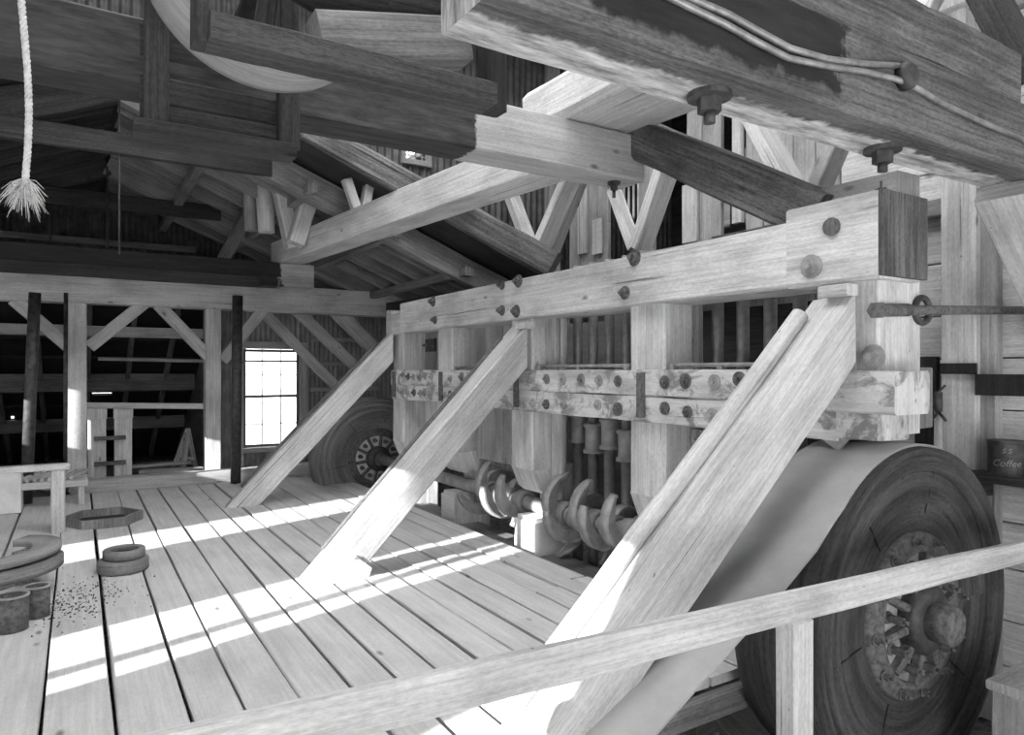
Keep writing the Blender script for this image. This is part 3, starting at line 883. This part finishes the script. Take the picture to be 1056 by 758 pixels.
b = MB(); b.tube([(-0.199, 7.200, 2.004), (-0.199, 7.200, 2.649)], .008, 8); tag(obj('truss_rod', b, 'iron'), 'thin iron rod before the corrugated gable, beside the hanging rope', 'rod')
b = MB(); b.tube([(0.213, 4.800, 1.700), (0.213, 4.800, 2.675)], .006, 8); tag(obj('truss_rod', b, 'iron'), 'thin iron rod hanging from the peak of the truss below the clerestory', 'rod')
# upright and slanting struts standing on the pale chord
def props(spec):
    for (a, c2, w, h, mat, lab) in spec:
        timber('web_strut', a, c2, w, h, mat, lab, 'strut', 'web struts', jit=.002)
props([
    ((1.371, 5.300, 1.918), (1.223, 5.300, 2.592), .11, .10, 'pale', 'pale slanting strut on the long chord, leaning away from the battery'),
    ((1.359, 5.200, 1.930), (1.576, 5.200, 2.661), .14, .12, 'pale', 'wide pale slanting strut on the long chord, leaning to the battery'),
    ((1.642, 4.600, 2.038), (1.547, 4.600, 2.297), .07, .06, 'pale', 'short thin strut above the middle of the long chord, leaning from the battery'),
    ((1.663, 4.600, 2.041), (1.733, 4.600, 2.425), .08, .06, 'pale', 'short thin strut above the middle of the long chord, leaning towards the battery'),
    ((1.031, 6.300, 1.903), (1.298, 6.300, 2.464), .12, .10, 'mid', 'grey strut rising from the blackened timber under the gable rafter'),
])
b = MB(); b.tube([(1.248, 5.600, 2.072), (1.234, 5.600, 2.371), (1.219, 5.600, 2.746)], [.062, .068, .062], 16); tag(obj('round_post', b, 'pale'), 'round pale post standing beside the slanting struts of the chord', 'post')
b = MB(); b.tube([(1.163, 5.750, 2.103), (1.156, 5.750, 2.393), (1.141, 5.750, 2.773)], .052, 14); tag(obj('round_post', b, 'board'), 'thinner grey round post close beside the round pale post', 'post')
# struts and boards behind the battery's top timber
props([
    ((2.750, 4.115, 1.828), (2.750, 4.470, 2.405), .10, .07, 'pale', 'pale board strut behind the battery top, leaning away beside the long dark brace'),
    ((2.800, 4.152, 1.824), (2.800, 3.724, 2.308), .12, .07, 'pale', 'pale board strut behind the battery top, making a V beneath the cross timber end'),
    ((2.950, 4.158, 1.852), (2.950, 3.812, 2.318), .08, .06, 'board', 'narrow grey strut close behind the V shaped struts'),
    ((2.600, 2.883, 1.672), (2.600, 3.062, 2.031), .07, .06, 'pale', 'pale strut under the cross timber bolt, leaning towards the window side'),
    ((2.600, 2.844, 1.666), (2.600, 2.624, 2.076), .12, .07, 'pale', 'wide pale strut between the cross timber end and the thick dark brace'),
    ((2.750, 1.927, 1.690), (2.750, 2.209, 2.217), .16, .06, 'pale', 'wide pale board strut under the blackened timber, leaning to the window'),
    ((2.720, 1.906, 1.682), (2.720, 1.742, 1.985), .11, .06, 'board', 'grey board strut under the blackened overhead timber, leaning towards the wall with the can'),
    ((2.900, 5.121, 1.984), (2.900, 4.911, 2.527), .10, .07, 'mid', 'grey strut between the chord and the long dark brace'),
])
def upr(u, v0, v1, X, w, mat, lab):
    a = Vector(v0); c2 = Vector(v1)
    tag(obj('upright_board', MB().beam(a, c2, w, .03, up=(1, 0, 0)), mat), lab, 'board', 'loose upright boards')
upr(0, (3.180, 4.098, 1.864), (3.180, 4.098, 2.382), 0, .10, 'pale', 'short pale upright board behind the battery top near the struts')
upr(0, (3.180, 3.927, 1.839), (3.180, 3.927, 2.091), 0, .10, 'pale', 'lowest pale upright board behind the battery top, cut off short')
upr(0, (3.180, 2.668, 1.837), (3.180, 2.668, 2.498), 0, .07, 'pale', 'narrow upright board behind the thick dark brace')
upr(0, (3.180, 3.029, 1.783), (3.180, 3.029, 2.139), 0, .12, 'pale', 'pale upright board under the thick dark brace')
timber('loose_plank', (2.62, 1.75, 1.545), (2.62, 2.75, 1.56), .16, .03, 'pale', 'pale plank lying level behind the battery top timber', 'plank')
timber('bin_rail', (3.1, 2.0, 1.50), (3.1, 5.1, 1.50), .07, .14, 'board', 'long level rail along the foot of the upright boards behind the battery', 'rail')
timber('eave_timber', (2.62, 4.5, 1.56), (2.62, 6.4, 1.60), .14, .12, 'dark', 'dark timber at the low roof eave beyond the battery top', 'timber')

# ------------------------------------------------------------------ far frame with posts
def post(x, w, label):
    t = timber('far_post', (x, 6.85, 0), (x, 6.85, 1.557), w, .15, 'pale', label, 'post', up=(0, 1, 0))
post(-.013, .155, 'square pale post of the far frame, beside the iron pipe and slatted rack')
post(1.045, .13, 'square pale post of the far frame, beside the bright window')
def kb(a, c2, lab, w=.10):
    timber('knee_brace', a, c2, .08, w, 'pale', lab, 'brace', 'knee braces of the far frame')
kb((0.083, 6.850, 1.196), (0.503, 6.850, 1.593), 'knee brace rising from the post by the slatted rack towards the window')
kb((-0.068, 6.850, 1.201), (-0.435, 6.850, 1.568), 'knee brace rising from the post by the slatted rack away from the window')
kb((1.030, 6.850, 1.106), (0.602, 6.850, 1.581), 'knee brace rising from the post by the window towards the slatted rack')
kb((1.129, 6.850, 1.089), (1.500, 6.850, 1.589), 'knee brace rising from the post by the window over the window head')
kb((2.359, 7.300, 0.813), (1.598, 7.300, 1.589), 'slanting brace beside the bright window, lowest of three', .10)
kb((2.582, 7.200, 0.979), (1.882, 7.200, 1.634), 'slanting brace beside the bright window, middle one of three', .11)
kb((2.762, 7.100, 1.167), (2.243, 7.100, 1.654), 'slanting brace beside the bright window, closest to the battery', .15)
for z, y, lab in ((1.36, 8.0, 'upper'), (1.08, 8.02, 'middle'), (.78, 8.02, 'lower')):
    timber('wall_rail', (2.28, y + .04, z), (3.1, y + .04, z), .05, .05, 'pale', '%s pale rail on the corrugated wall beside the window' % lab, 'rail', 'wall rails')
timber('floor_sill', (-.05, 6.70, .05), (1.95, 6.70, .05), .16, .11, 'board', 'thick timber lying on the floor before the far posts', 'timber', jit=.004)
b = MB(); b.tube([(1.184, 6.500, -0.028), (1.192, 6.500, 0.846), (1.200, 6.500, 1.660)], .043, 18); tag(obj('iron_pipe', b, 'iron'), 'upright dark iron pipe standing before the window edge', 'pipe')
b = MB(); b.tube([(-0.324, 6.300, 0.012), (-0.294, 6.300, 0.942), (-0.270, 6.300, 1.580)], .040, 18); tag(obj('iron_pipe', b, 'iron'), 'leaning dark iron pipe standing behind the slatted rack', 'pipe')
b = MB(); b.tube([(-0.086, 6.700, 0.002), (-0.080, 6.700, 1.629)], .016, 10); tag(obj('iron_rod', b, 'iron'), 'slim dark rod running up beside the far post', 'rod')
timber('pole_rail', (0.149, 6.950, 1.100), (1.223, 6.950, 1.082), .03, .03, 'mid', 'thin level pole crossing the opening under the knee braces', 'pole')
timber('pole_rail', (0.042, 6.950, 0.703), (1.037, 6.950, 0.668), .04, .05, 'pale', 'pale level rail above the pair of cleated boards', 'rail')
timber('lean_to_purlin', (-2, 8.3, 1.40), (1.22, 8.3, 1.40), .08, .11, 'pale', 'pale level purlin high in the dark lean-to', 'purlin')
timber('lean_to_purlin', (-2, 9.35, .86), (1.22, 9.35, .86), .10, .20, 'mid', 'heavy level purlin halfway down the dark lean-to', 'purlin')
timber('lean_to_purlin', (-2, 10.3, .32), (1.22, 10.3, .32), .08, .16, 'mid', 'lowest level purlin in the dark lean-to', 'purlin')
for x in (-1.2, -.75, -.35, .1, .5, .9):
    timber('lean_to_rafter', (x, 8.1, 1.62), (x, 11.3, -.19), .05, .08, 'mid', 'narrow rafter sloping down under the dark lean-to roof', 'rafter', 'rafters of the lean-to')
for y in (8.65, 9.0, 9.7, 10.0, 10.7):
    timber('lean_to_batten', (-2, y, lz(y) - .03), (1.22, y, lz(y) - .03), .06, .03, 'dark', 'dark level batten under the lean-to roof', 'batten', 'battens of the lean-to')
# pair of boards with two cleats
t = thing('cleated_boards', (0.244, 7.000, -0.049), 'pair of upright pale boards joined by two dark cleats', 'hatch')
for u0, u1 in ((92, 108), (119, 135)):
    pa = Vector((0.142, 7.000, -0.040)) if u0 == 92 else Vector((0.340, 7.000, -0.058))
    b = MB(); b.box(pa.x - .068, pa.x + .068, 6.98, 7.02, .0, .58, axis=2); b.box(pa.x - .075, pa.x + .075, 6.96, 6.98, .58, .71, axis=2); b.box(pa.x - .068, pa.x + .068, 6.98, 7.02, .58, .71, axis=2)
    obj('board', b, 'pale', t)
c0 = Vector((0.239, 6.960, 0.411)); c1 = Vector((0.239, 6.960, 0.193))
for q in (c0, c1):
    b = MB(); b.box(q.x - .12, q.x + .12, 6.94, 6.975, q.z - .015, q.z + .02); obj('cleat', b, 'brown', t)
q = Vector((0.120, 6.930, 0.022)); tag(obj('wood_block', MB().box(q.x - .055, q.x + .055, 6.90, 6.95, 0, .09), 'pale'), 'small pale block at the foot of the cleated boards', 'block')
# planks and small trestle inside the lean-to
for k, (x, y, a) in enumerate(((.50, 7.35, .5), (.78, 7.4, -.3), (.68, 7.65, .1))):
    d = Vector((math.cos(a), math.sin(a), 0)) * .28
    timber('loose_plank', Vector((x, y, .005 + k * .035)) - d, Vector((x, y, .005 + k * .035)) + d, .16, .03, 'board', ['short loose plank on the lean-to floor behind the far sill, lowest', 'short loose plank on the lean-to floor, nearest the window post', 'short loose plank lying on top at the foot of the small trestle'][k], 'plank')
t = thing('small_trestle', (0.895, 7.700, -0.075), 'small A shaped wooden trestle in the lean-to opening', 'trestle')
for (a, c2) in (((0.789, 7.700, -0.066), (0.949, 7.700, 0.411)), ((1.036, 7.750, -0.093), (0.942, 7.720, 0.410)), ((0.886, 7.620, -0.063), (0.935, 7.660, 0.376))):
    obj('leg', MB().beam(a, c2, .04, .05), 'board', t)
obj('brace', MB().beam((0.846, 7.660, 0.148), (1.000, 7.680, 0.096), .03, .03), 'board', t)

# ------------------------------------------------------------------ things at the rope side of the floor
t = thing('hand_rail', (-0.101, 5.096, 0.000), 'low pale railing of one short post and a level board', 'railing')
p = Vector((-0.101, 5.126, 0.000))
obj('post', MB().beam(p, (p.x, p.y, .385), .075, .065, up=(0, 1, 0)), 'pale', t)
obj('top_board', MB().beam((p.x - 1.6, p.y + .02, .405), (p.x + .06, p.y, .405), .09, .035), 'pale', t)
# slatted rack
q = Vector((-0.195, 6.200, 0.281))
t = thing('slatted_rack', (q.x, q.y, 0), 'low slatted rack of parallel sticks behind the railing', 'rack')
for k in range(10):
    x = q.x - .20 + k * .045
    obj('slat', MB().beam((x - .05, q.y - .12, .205), (x + .05, q.y + .22, .215), .022, .03), 'pale', t)
for dx in (-.22, .22):
    obj('side_rail', MB().box(q.x - .24, q.x + .26, q.y + (-.12 if dx < 0 else .2) - .02, q.y + (-.12 if dx < 0 else .2) + .02, .14, .19, axis=0), 'pale', t)
    for dy in (-.12, .2): obj('leg', MB().box(q.x + dx - .02, q.x + dx + .02, q.y + dy - .02, q.y + dy + .02, 0, .14), 'pale', t)
q = Vector((-0.436, 6.000, 0.167))
tag(obj('white_box', MB().box(q.x - .22, q.x + .10, 5.95, 6.2, 0, .30, c=.006), 'white'), 'plain white box standing behind the low railing', 'box')
timber('loose_plank', (-0.348, 7.168, 0.030), (-0.027, 6.795, 0.030), .20, .03, 'white', 'floor plank beneath the slatted rack, its sunlight painted on as white', 'plank')  # plank whitened in place of sunlight on the floor
# hexagonal tray
q = Vector((0.141, 5.297, 0.000))
def hexring(r0, r1, z0, z1, sx=1.0):
    b = MB(); V = []
    for r, z in ((r0, z0), (r0, z1), (r1, z1), (r1, z0 + .008)):
        V.append([b.bm.verts.new((q.x + r * sx * math.cos(k * PI / 3), q.y + r * math.sin(k * PI / 3), z)) for k in range(6)])
    for j in range(3):
        for k in range(6): b.face([V[j][k], V[j][(k + 1) % 6], V[j + 1][(k + 1) % 6], V[j + 1][k]], [(k * .2, 0), (k * .2 + .2, 0), (k * .2 + .2, .05), (k * .2, .05)])
    return b, V
b, V = hexring(.235, .215, 0, .06)
t = thing('shallow_tray', (q.x, q.y, 0), 'shallow six sided wooden tray on the floor beside the railing post', 'tray')
b.face(list(reversed(V[0]))); obj('side', b, 'mid', t)
b = MB(); b.face([b.bm.verts.new((q.x + .215 * math.cos(k * PI / 3), q.y + .215 * math.sin(k * PI / 3), .010)) for k in range(6)]); obj('bottom', b, 'black_tone', t)
# stacked rings
q = Vector((0.194, 3.983, 0.000))
def ring(cx, cy, z, r, h, ri, mat, label):
    b = MB(); b.lathe([(ri, 0), (r - .004, 0), (r, .005), (r, h - .005), (r - .004, h), (ri + .003, h), (ri, h - .004)], (cx, cy, z), 'Z', 40, closed=True)
    return tag(obj('wooden_ring', b, mat), label, 'ring', 'flat rings on the floor')
ring(q.x, q.y, .004, .115, .055, .06, 'mid', 'wide flat ring lying on the floor boards, underneath a smaller ring')
ring(q.x + .005, q.y + .02, .060, .095, .045, .065, 'mid', 'smaller flat ring stacked on top of the wide ring')
# segments of a wooden wheel rim leaning on cans
q = Vector((-0.332, 3.810, 0.020))
def seg(cx, cy, z, r0, r1, h, a0, a1, label, mat='mid', tilt=0):
    b = MB(); b.lathe([(r0, 0), (r1, 0), (r1, h), (r0, h)], (cx, cy, z), 'Z', 24, a0, a1, closed=True)
    for v in b.bm.verts: v.co.z += (v.co.x - cx) * tilt
    return tag(obj('rim_segment', b, mat), label, 'wheel segment', 'loose wheel segments')
seg(q.x - .05, q.y - .02, .125, .20, .33, .035, -1.9, .9, 'curved wooden wheel segment lying over the rusty cans')
seg(q.x - .03, q.y + .06, .162, .19, .30, .028, -1.5, 1.0, 'thinner curved wheel segment on top of the loose segments', 'board', .05)
seg(q.x - .12, q.y + .26, .004, .10, .24, .05, -1.4, .8, 'curved wheel segment lying flat on the floor behind the cans', 'board')
for (dx, dy, z) in ((.12, .18, .0), (-.2, .15, 0)):
    tag(obj('prop_block', MB().box(q.x + dx - .04, q.x + dx + .04, q.y + dy - .04, q.y + dy + .04, 0, .125), 'mid'), 'grey block propping up the loose wheel segments', 'block', 'prop blocks')
def can(cx, cy, r, h, label):
    t = thing('rusty_can', (cx, cy, 0), label, 'can', 'rusty cans')
    b = MB(); b.lathe([(0, .003), (r, .003), (r, h * .5), (r, h), (r - .004, h), (r - .004, .012), (0, .012)], (cx, cy, 0), 'Z', 32); obj('can_wall', b, 'rust', t)
    b = MB(); b.lathe([(r - .005, h - .004), (r + .004, h - .004), (r + .004, h + .003), (r - .005, h + .003)], (cx, cy, 0), 'Z', 32, closed=True); obj('rim', b, 'cast', t)
    b = MB(); b.lathe([(0, .05), (r - .006, .05)], (cx, cy, 0), 'Z', 24); obj('contents', b, 'iron', t)
q1 = (-0.215, 3.289, 0.000); q2 = (-0.140, 3.416, 0.000)
can(q1[0], q1[1], .055, .135, 'open rusty can on the floor, bigger of two under the wheel segments')
can(q2[0], q2[1], .046, .125, 'open rusty can on the floor, smaller of two beside the crumbs of dirt')
b = MB()
for k in range(420):
    u_ = rnd.gauss(0, 1); v_ = rnd.gauss(0, 1); x = q2[0] + .14 + .10 * u_; y = q2[1] + .15 + .17 * v_; r = rnd.uniform(.0015, .006)
    v = [b.bm.verts.new((x + r * math.cos(a), y + r * math.sin(a), .006)) for a in (0, 2.1, 4.2)]; tp = b.bm.verts.new((x, y, .006 + r * 1.2))
    for i in range(3): b.face([v[i], v[(i + 1) % 3], tp])
    b.face(v)
o = tag(obj('dirt_crumbs', b, 'iron'), 'dark crumbs of dirt scattered on the planks beside the rusty cans', 'dirt'); o['kind'] = 'stuff'

# ------------------------------------------------------------------ guard rail and pit by the big pulley
t = thing('guard_rail', (1.4, 1.04, -.42), 'pale board guard rail on a post crossing before the big belt driven pulley', 'guard rail')
a = Vector((2.622, 1.040, 0.411)); c2 = Vector((0.214, 1.040, 0.475)); d = (a - c2).normalized()
obj('rail_board', MB().beam(c2 - d * .35, a + d * .3, .028, .072, jit=.0018, c=.005, seg=16), 'pale', t)
p = Vector((1.500, 1.075, 0.386))
obj('post', MB().beam((p.x, 1.085, -.42), (p.x, 1.085, p.z - .0), .075, .06, up=(0, 1, 0)), 'pale', t)
q = Vector((2.353, 1.020, 0.063))
b = MB(); b.box(q.x, q.x + .35, .80, 1.02, -.42, q.z - .03, axis=2); b.box(q.x - .01, q.x + .36, .79, 1.03, q.z - .03, q.z, axis=0)
tag(obj('wood_box', b, 'board'), 'grey wooden box end beside the big pulley', 'box')
for k in range(9):
    x = rnd.uniform(1.9, 2.9); y = rnd.uniform(1.58, 2.6) if k > 4 else rnd.uniform(1.0, 1.12); a = rnd.uniform(-.6, 2.2)
    d = Vector((math.cos(a), math.sin(a), rnd.uniform(-.05, .08))) * rnd.uniform(.15, .3)
PIT = [((1.75, 1.75), .2, .3), ((2.02, 1.70), 1.2, .28), ((1.72, 2.05), 2.4, .3), ((2.05, 2.0), .8, .3), ((1.95, 2.3), 1.7, .3), ((1.5, 1.5), .5, .22)]
for k, ((x, y), a, L) in enumerate(PIT):
    d = Vector((math.cos(a), math.sin(a), .04)) * L
    timber('broken_plank', Vector((x, y, -.34 + k * .012)) - d, Vector((x, y, -.34 + k * .012)) + d, .10, .025, 'mid', 'broken plank lying among the rubble in the pit under the belt', 'plank', 'broken planks in the pit')
timber('pit_curb', (1.02, 1.545, -.07), (2.12, 1.545, -.07), .04, .08, 'mid', 'grey edge timber of the plank floor beside the belt pit', 'timber')
timber('stub_timber', (1.837, 1.750, 0.116), (2.230, 1.950, 0.197), .13, .12, 'white', 'stub of timber behind the wide belt, sunlight painted into its pale colour', 'timber')  # white tone stands in for the sun on this timber

# ------------------------------------------------------------------ wall beside the big pulley
def wp(u0, u1, v0, v1, X, mat, label, name='wall_stud', cat='post', dx=.06):
    ym0 = Vector(u1[0]); ym1 = Vector(u1[1])
    b = MB(); b.box(X, X + dx, min(ym0.y, ym1.y), max(ym0.y, ym1.y), v0, v1, axis=2)
    return tag(obj(name, b, mat), label, cat)
wp(0, ((3.100, 1.535, 1.131), (3.100, 1.400, 1.126)), -.42, 3.5, 3.10, 'pale', 'pale upright stud with a dark band, behind the iron tie rod')
wp(0, ((3.140, 1.411, 1.128), (3.140, 1.343, 1.125)), -.42, 3.5, 3.14, 'board', 'grey upright board beside the pale stud behind the tie rod', cat='board')
wp(0, ((3.090, 1.534, 1.029), (3.090, 1.392, 1.028)), .985, 1.03, 3.085, 'black_tone', 'dark band nailed across the pale stud', 'dark_band', 'strap', dx=.015)
wp(0, ((3.150, 1.666, 0.837), (3.150, 1.572, 0.841)), .60, 1.06, 3.14, 'black_tone', 'black board fixed to the wall behind the battery end', 'black_board', 'board', dx=.03)
wp(0, ((3.080, 1.391, 0.910), (3.080, 1.161, 0.916)), .90, .985, 3.07, 'black_tone', 'black level plank fixed to the wall above the coffee can', 'black_plank', 'plank', dx=.04)
wp(0, ((3.040, 1.544, 0.804), (3.040, 1.521, 0.806)), .55, .90, 3.06, 'pale', 'narrow pale slat standing beside the black board', 'wood_lath', 'slat', dx=.03)
timber('wall_girt', (3.16, .6, 1.70), (3.16, 2.05, 1.70), .06, .075, 'mid', 'level grey rail high on the wall under the blackened overhead timber', 'rail')
# hanging tool
b = MB(); p = Vector((3.040, 1.513, 0.826))
b.tube([p + Vector((0, 0, .085)), p + Vector((0, .004, .04)), p], [.014, .018, .013], 10); b.tube([p, p + Vector((0, .03, -.035))], .006, 6); b.tube([p, p + Vector((0, -.03, -.035))], .006, 6); b.tube([p + Vector((.0, 0, .085)), p + Vector((.05, 0, .11))], .005, 6)
tag(obj('hanging_tool', b, 'iron'), 'dark iron tool hanging on the pale stud', 'tool')
# shelf and coffee can
t = thing('wall_shelf', (3.05, 1.2, .58), 'dark narrow shelf on the wall carrying the coffee can', 'shelf')
p = Vector((3.050, 1.268, 0.595))
obj('board', MB().box(2.97, 3.14, p.y - .28, p.y + .16, p.z - .03, p.z, axis=1), 'dark', t)
for y in (p.y - .1, p.y + .1): obj('bracket', MB().box(3.0, 3.2, y - .015, y + .015, p.z - .10, p.z - .03), 'dark', t)
t.location = (3.05, p.y, p.z - .1)
for ch in t.children:
    ch.location = -Vector((3.05, p.y, p.z - .1)) + Vector((3.05, 1.2, .58))
t = thing('coffee_can', (3.05, p.y, p.z), 'black coffee can with pale lettering standing on the wall shelf', 'can')
R = .064; H_ = .135
b = MB(); b.lathe([(0, 0), (R, 0), (R, .006), (R - .002, .010), (R - .002, H_ - .012), (R, H_ - .008), (R, H_), (0, H_)], (3.05, p.y, p.z), 'Z', 40, smooth=False); obj('can_body', b, 'iron', t)
def can_text(s, size, z, off=0.0):
    cu = bpy.data.curves.new('txt', 'FONT'); cu.body = s; cu.size = size; cu.align_x = 'CENTER'; cu.extrude = 0.0; cu.shear = .25
    to = bpy.data.objects.new('txt', cu); C.objects.link(to)
    bpy.context.view_layer.update()
    me = bpy.data.meshes.new_from_object(to.evaluated_get(bpy.context.evaluated_depsgraph_get()))
    bpy.data.objects.remove(to); bpy.data.curves.remove(cu)
    b = MB(); vv = []
    base = math.atan2(-p.y, -3.05)
    for v in me.vertices:
        a = base + (v.co.x + off) / (R + .0012)
        vv.append(b.bm.verts.new((3.05 + (R + .0012) * math.cos(a), p.y + (R + .0012) * math.sin(a), p.z + z + v.co.y)))
    for f in me.polygons: b.face([vv[i] for i in f.vertices])
    bpy.data.meshes.remove(me)
    obj('lettering', b, 'letter', t)
can_text('Coffee', .036, .040)
can_text('S S', .026, .090)
# iron tie rod with its turned coupling
t = thing('tie_rod', (2.65, 1.25, 1.15), 'iron tie rod with a ring coupling running from the end post to the wall', 'rod')
b = MB(); b.tube([(2.12, 1.235, 1.188), (3.2, 1.27, 1.24)], .0165, 14); obj('rod', b, 'rust', t)
b = MB(); b.tube([(2.10, 1.234, 1.187), (2.125, 1.235, 1.188)], .027, 6, smooth=False); b.tube([(2.10, 1.234, 1.187), (2.30, 1.241, 1.197)], .021, 14); obj('nut', b, 'rust', t)
b = MB(); cc = Vector((2.392, 1.243, 1.201)); pts = [cc + Vector((.045 * math.cos(a), 0, .042 * math.sin(a))) for a in [2 * PI * k / 20 for k in range(21)]]
b.tube(pts, .011, 8, caps=False); obj('ring_coupling', b, 'iron', t)
# brace and timbers in the upper corner beside the wall
t = timber('knee_brace', (2.515, 1.040, 1.593), (3.049, 1.040, 1.111), .13, .17, 'pale', 'pale nailed knee brace under the oil blackened overhead timber', 'brace', up=(0, 1, 0))
for (u_, dz) in ((0, -.03), (.05, -.06), (-.03, -.10)):
    pass
timber('upper_post', (3.050, 1.443, 2.196), (3.050, 1.443, 2.434), .16, .12, 'pale', 'pale short post above the oil blackened overhead timber', 'post', up=(0, 1, 0))
timber('upper_brace', (2.900, 1.557, 2.355), (2.900, 1.444, 2.540), .07, .08, 'pale', 'slim pale brace above the oil blackened overhead timber', 'brace')
timber('upper_brace', (2.850, 1.118, 2.053), (2.850, 1.274, 2.453), .13, .10, 'dark', 'dark slanting brace above the cables, beside the pale short post', 'brace')
timber('upper_rail', (3.080, 1.709, 2.461), (3.080, 1.209, 2.445), .05, .10, 'mid', 'grey slanting rail above the oil blackened overhead timber', 'rail')
# short stacked timbers on the end of the battery top
timber('stub_timber', (2.30, 1.24, 1.60), (2.30, 1.60, 1.60), .14, .09, 'board', 'short stub of timber on the deep end of the battery top timber', 'timber')
b = MB(); b.hexnut((2.24, 1.29, 1.566), (0, 0, 1), .022, .03); b.tube([(2.24, 1.29, 1.566), (2.24, 1.29, 1.62)], .011, 8); tag(obj('anchor_bolt', b, 'iron'), 'dark bolt end standing on the battery top timber', 'bolt')
timber('head_timber', (2.55, 1.42, 1.585), (2.55, 2.2, 1.585), .12, .07, 'mid', 'grey level timber behind the deep end of the battery top', 'timber')
# ------------------------------------------------------------------ light and camera
w = bpy.data.worlds.new('sky'); bpy.context.scene.world = w; w.use_nodes = True
bg = w.node_tree.nodes['Background']; bg.inputs[0].default_value = (1, 1, 1, 1); bg.inputs[1].default_value = 1.4
sun = bpy.data.lights.new('sun', 'SUN'); sun.energy = 3.6; sun.angle = math.radians(.5)
so = bpy.data.objects.new('sun', sun); C.objects.link(so)
so.rotation_euler = Vector((1, .303, -.30)).to_track_quat('-Z', 'Y').to_euler()
so.location = (-6, -1, 4)

cam = bpy.data.cameras.new('camera'); co = bpy.data.objects.new('camera', cam); C.objects.link(co)
co.location = (0, 0, 1); co.rotation_euler = (math.radians(90), 0, math.radians(-32))
cam.sensor_width = 36; cam.lens = 717 / 1056 * 36; cam.shift_y = 3 / 1056; cam.clip_start = .05; cam.clip_end = 400

# to metres
done = set()
for o in bpy.data.objects:
    o.location = o.location * UNIT
    if o.type == 'MESH' and o.data.name not in done:
        done.add(o.data.name); o.data.transform(Matrix.Scale(UNIT, 4))
sc = bpy.context.scene
sc.camera = co
sc.view_settings.view_transform = 'Standard'
sc.view_settings.look = 'None'
sc.view_settings.gamma = 1.0
sc.view_settings.use_curve_mapping = False
sc.view_settings.exposure = 2.25
sc.cycles.max_bounces = 8
sc.cycles.diffuse_bounces = 5
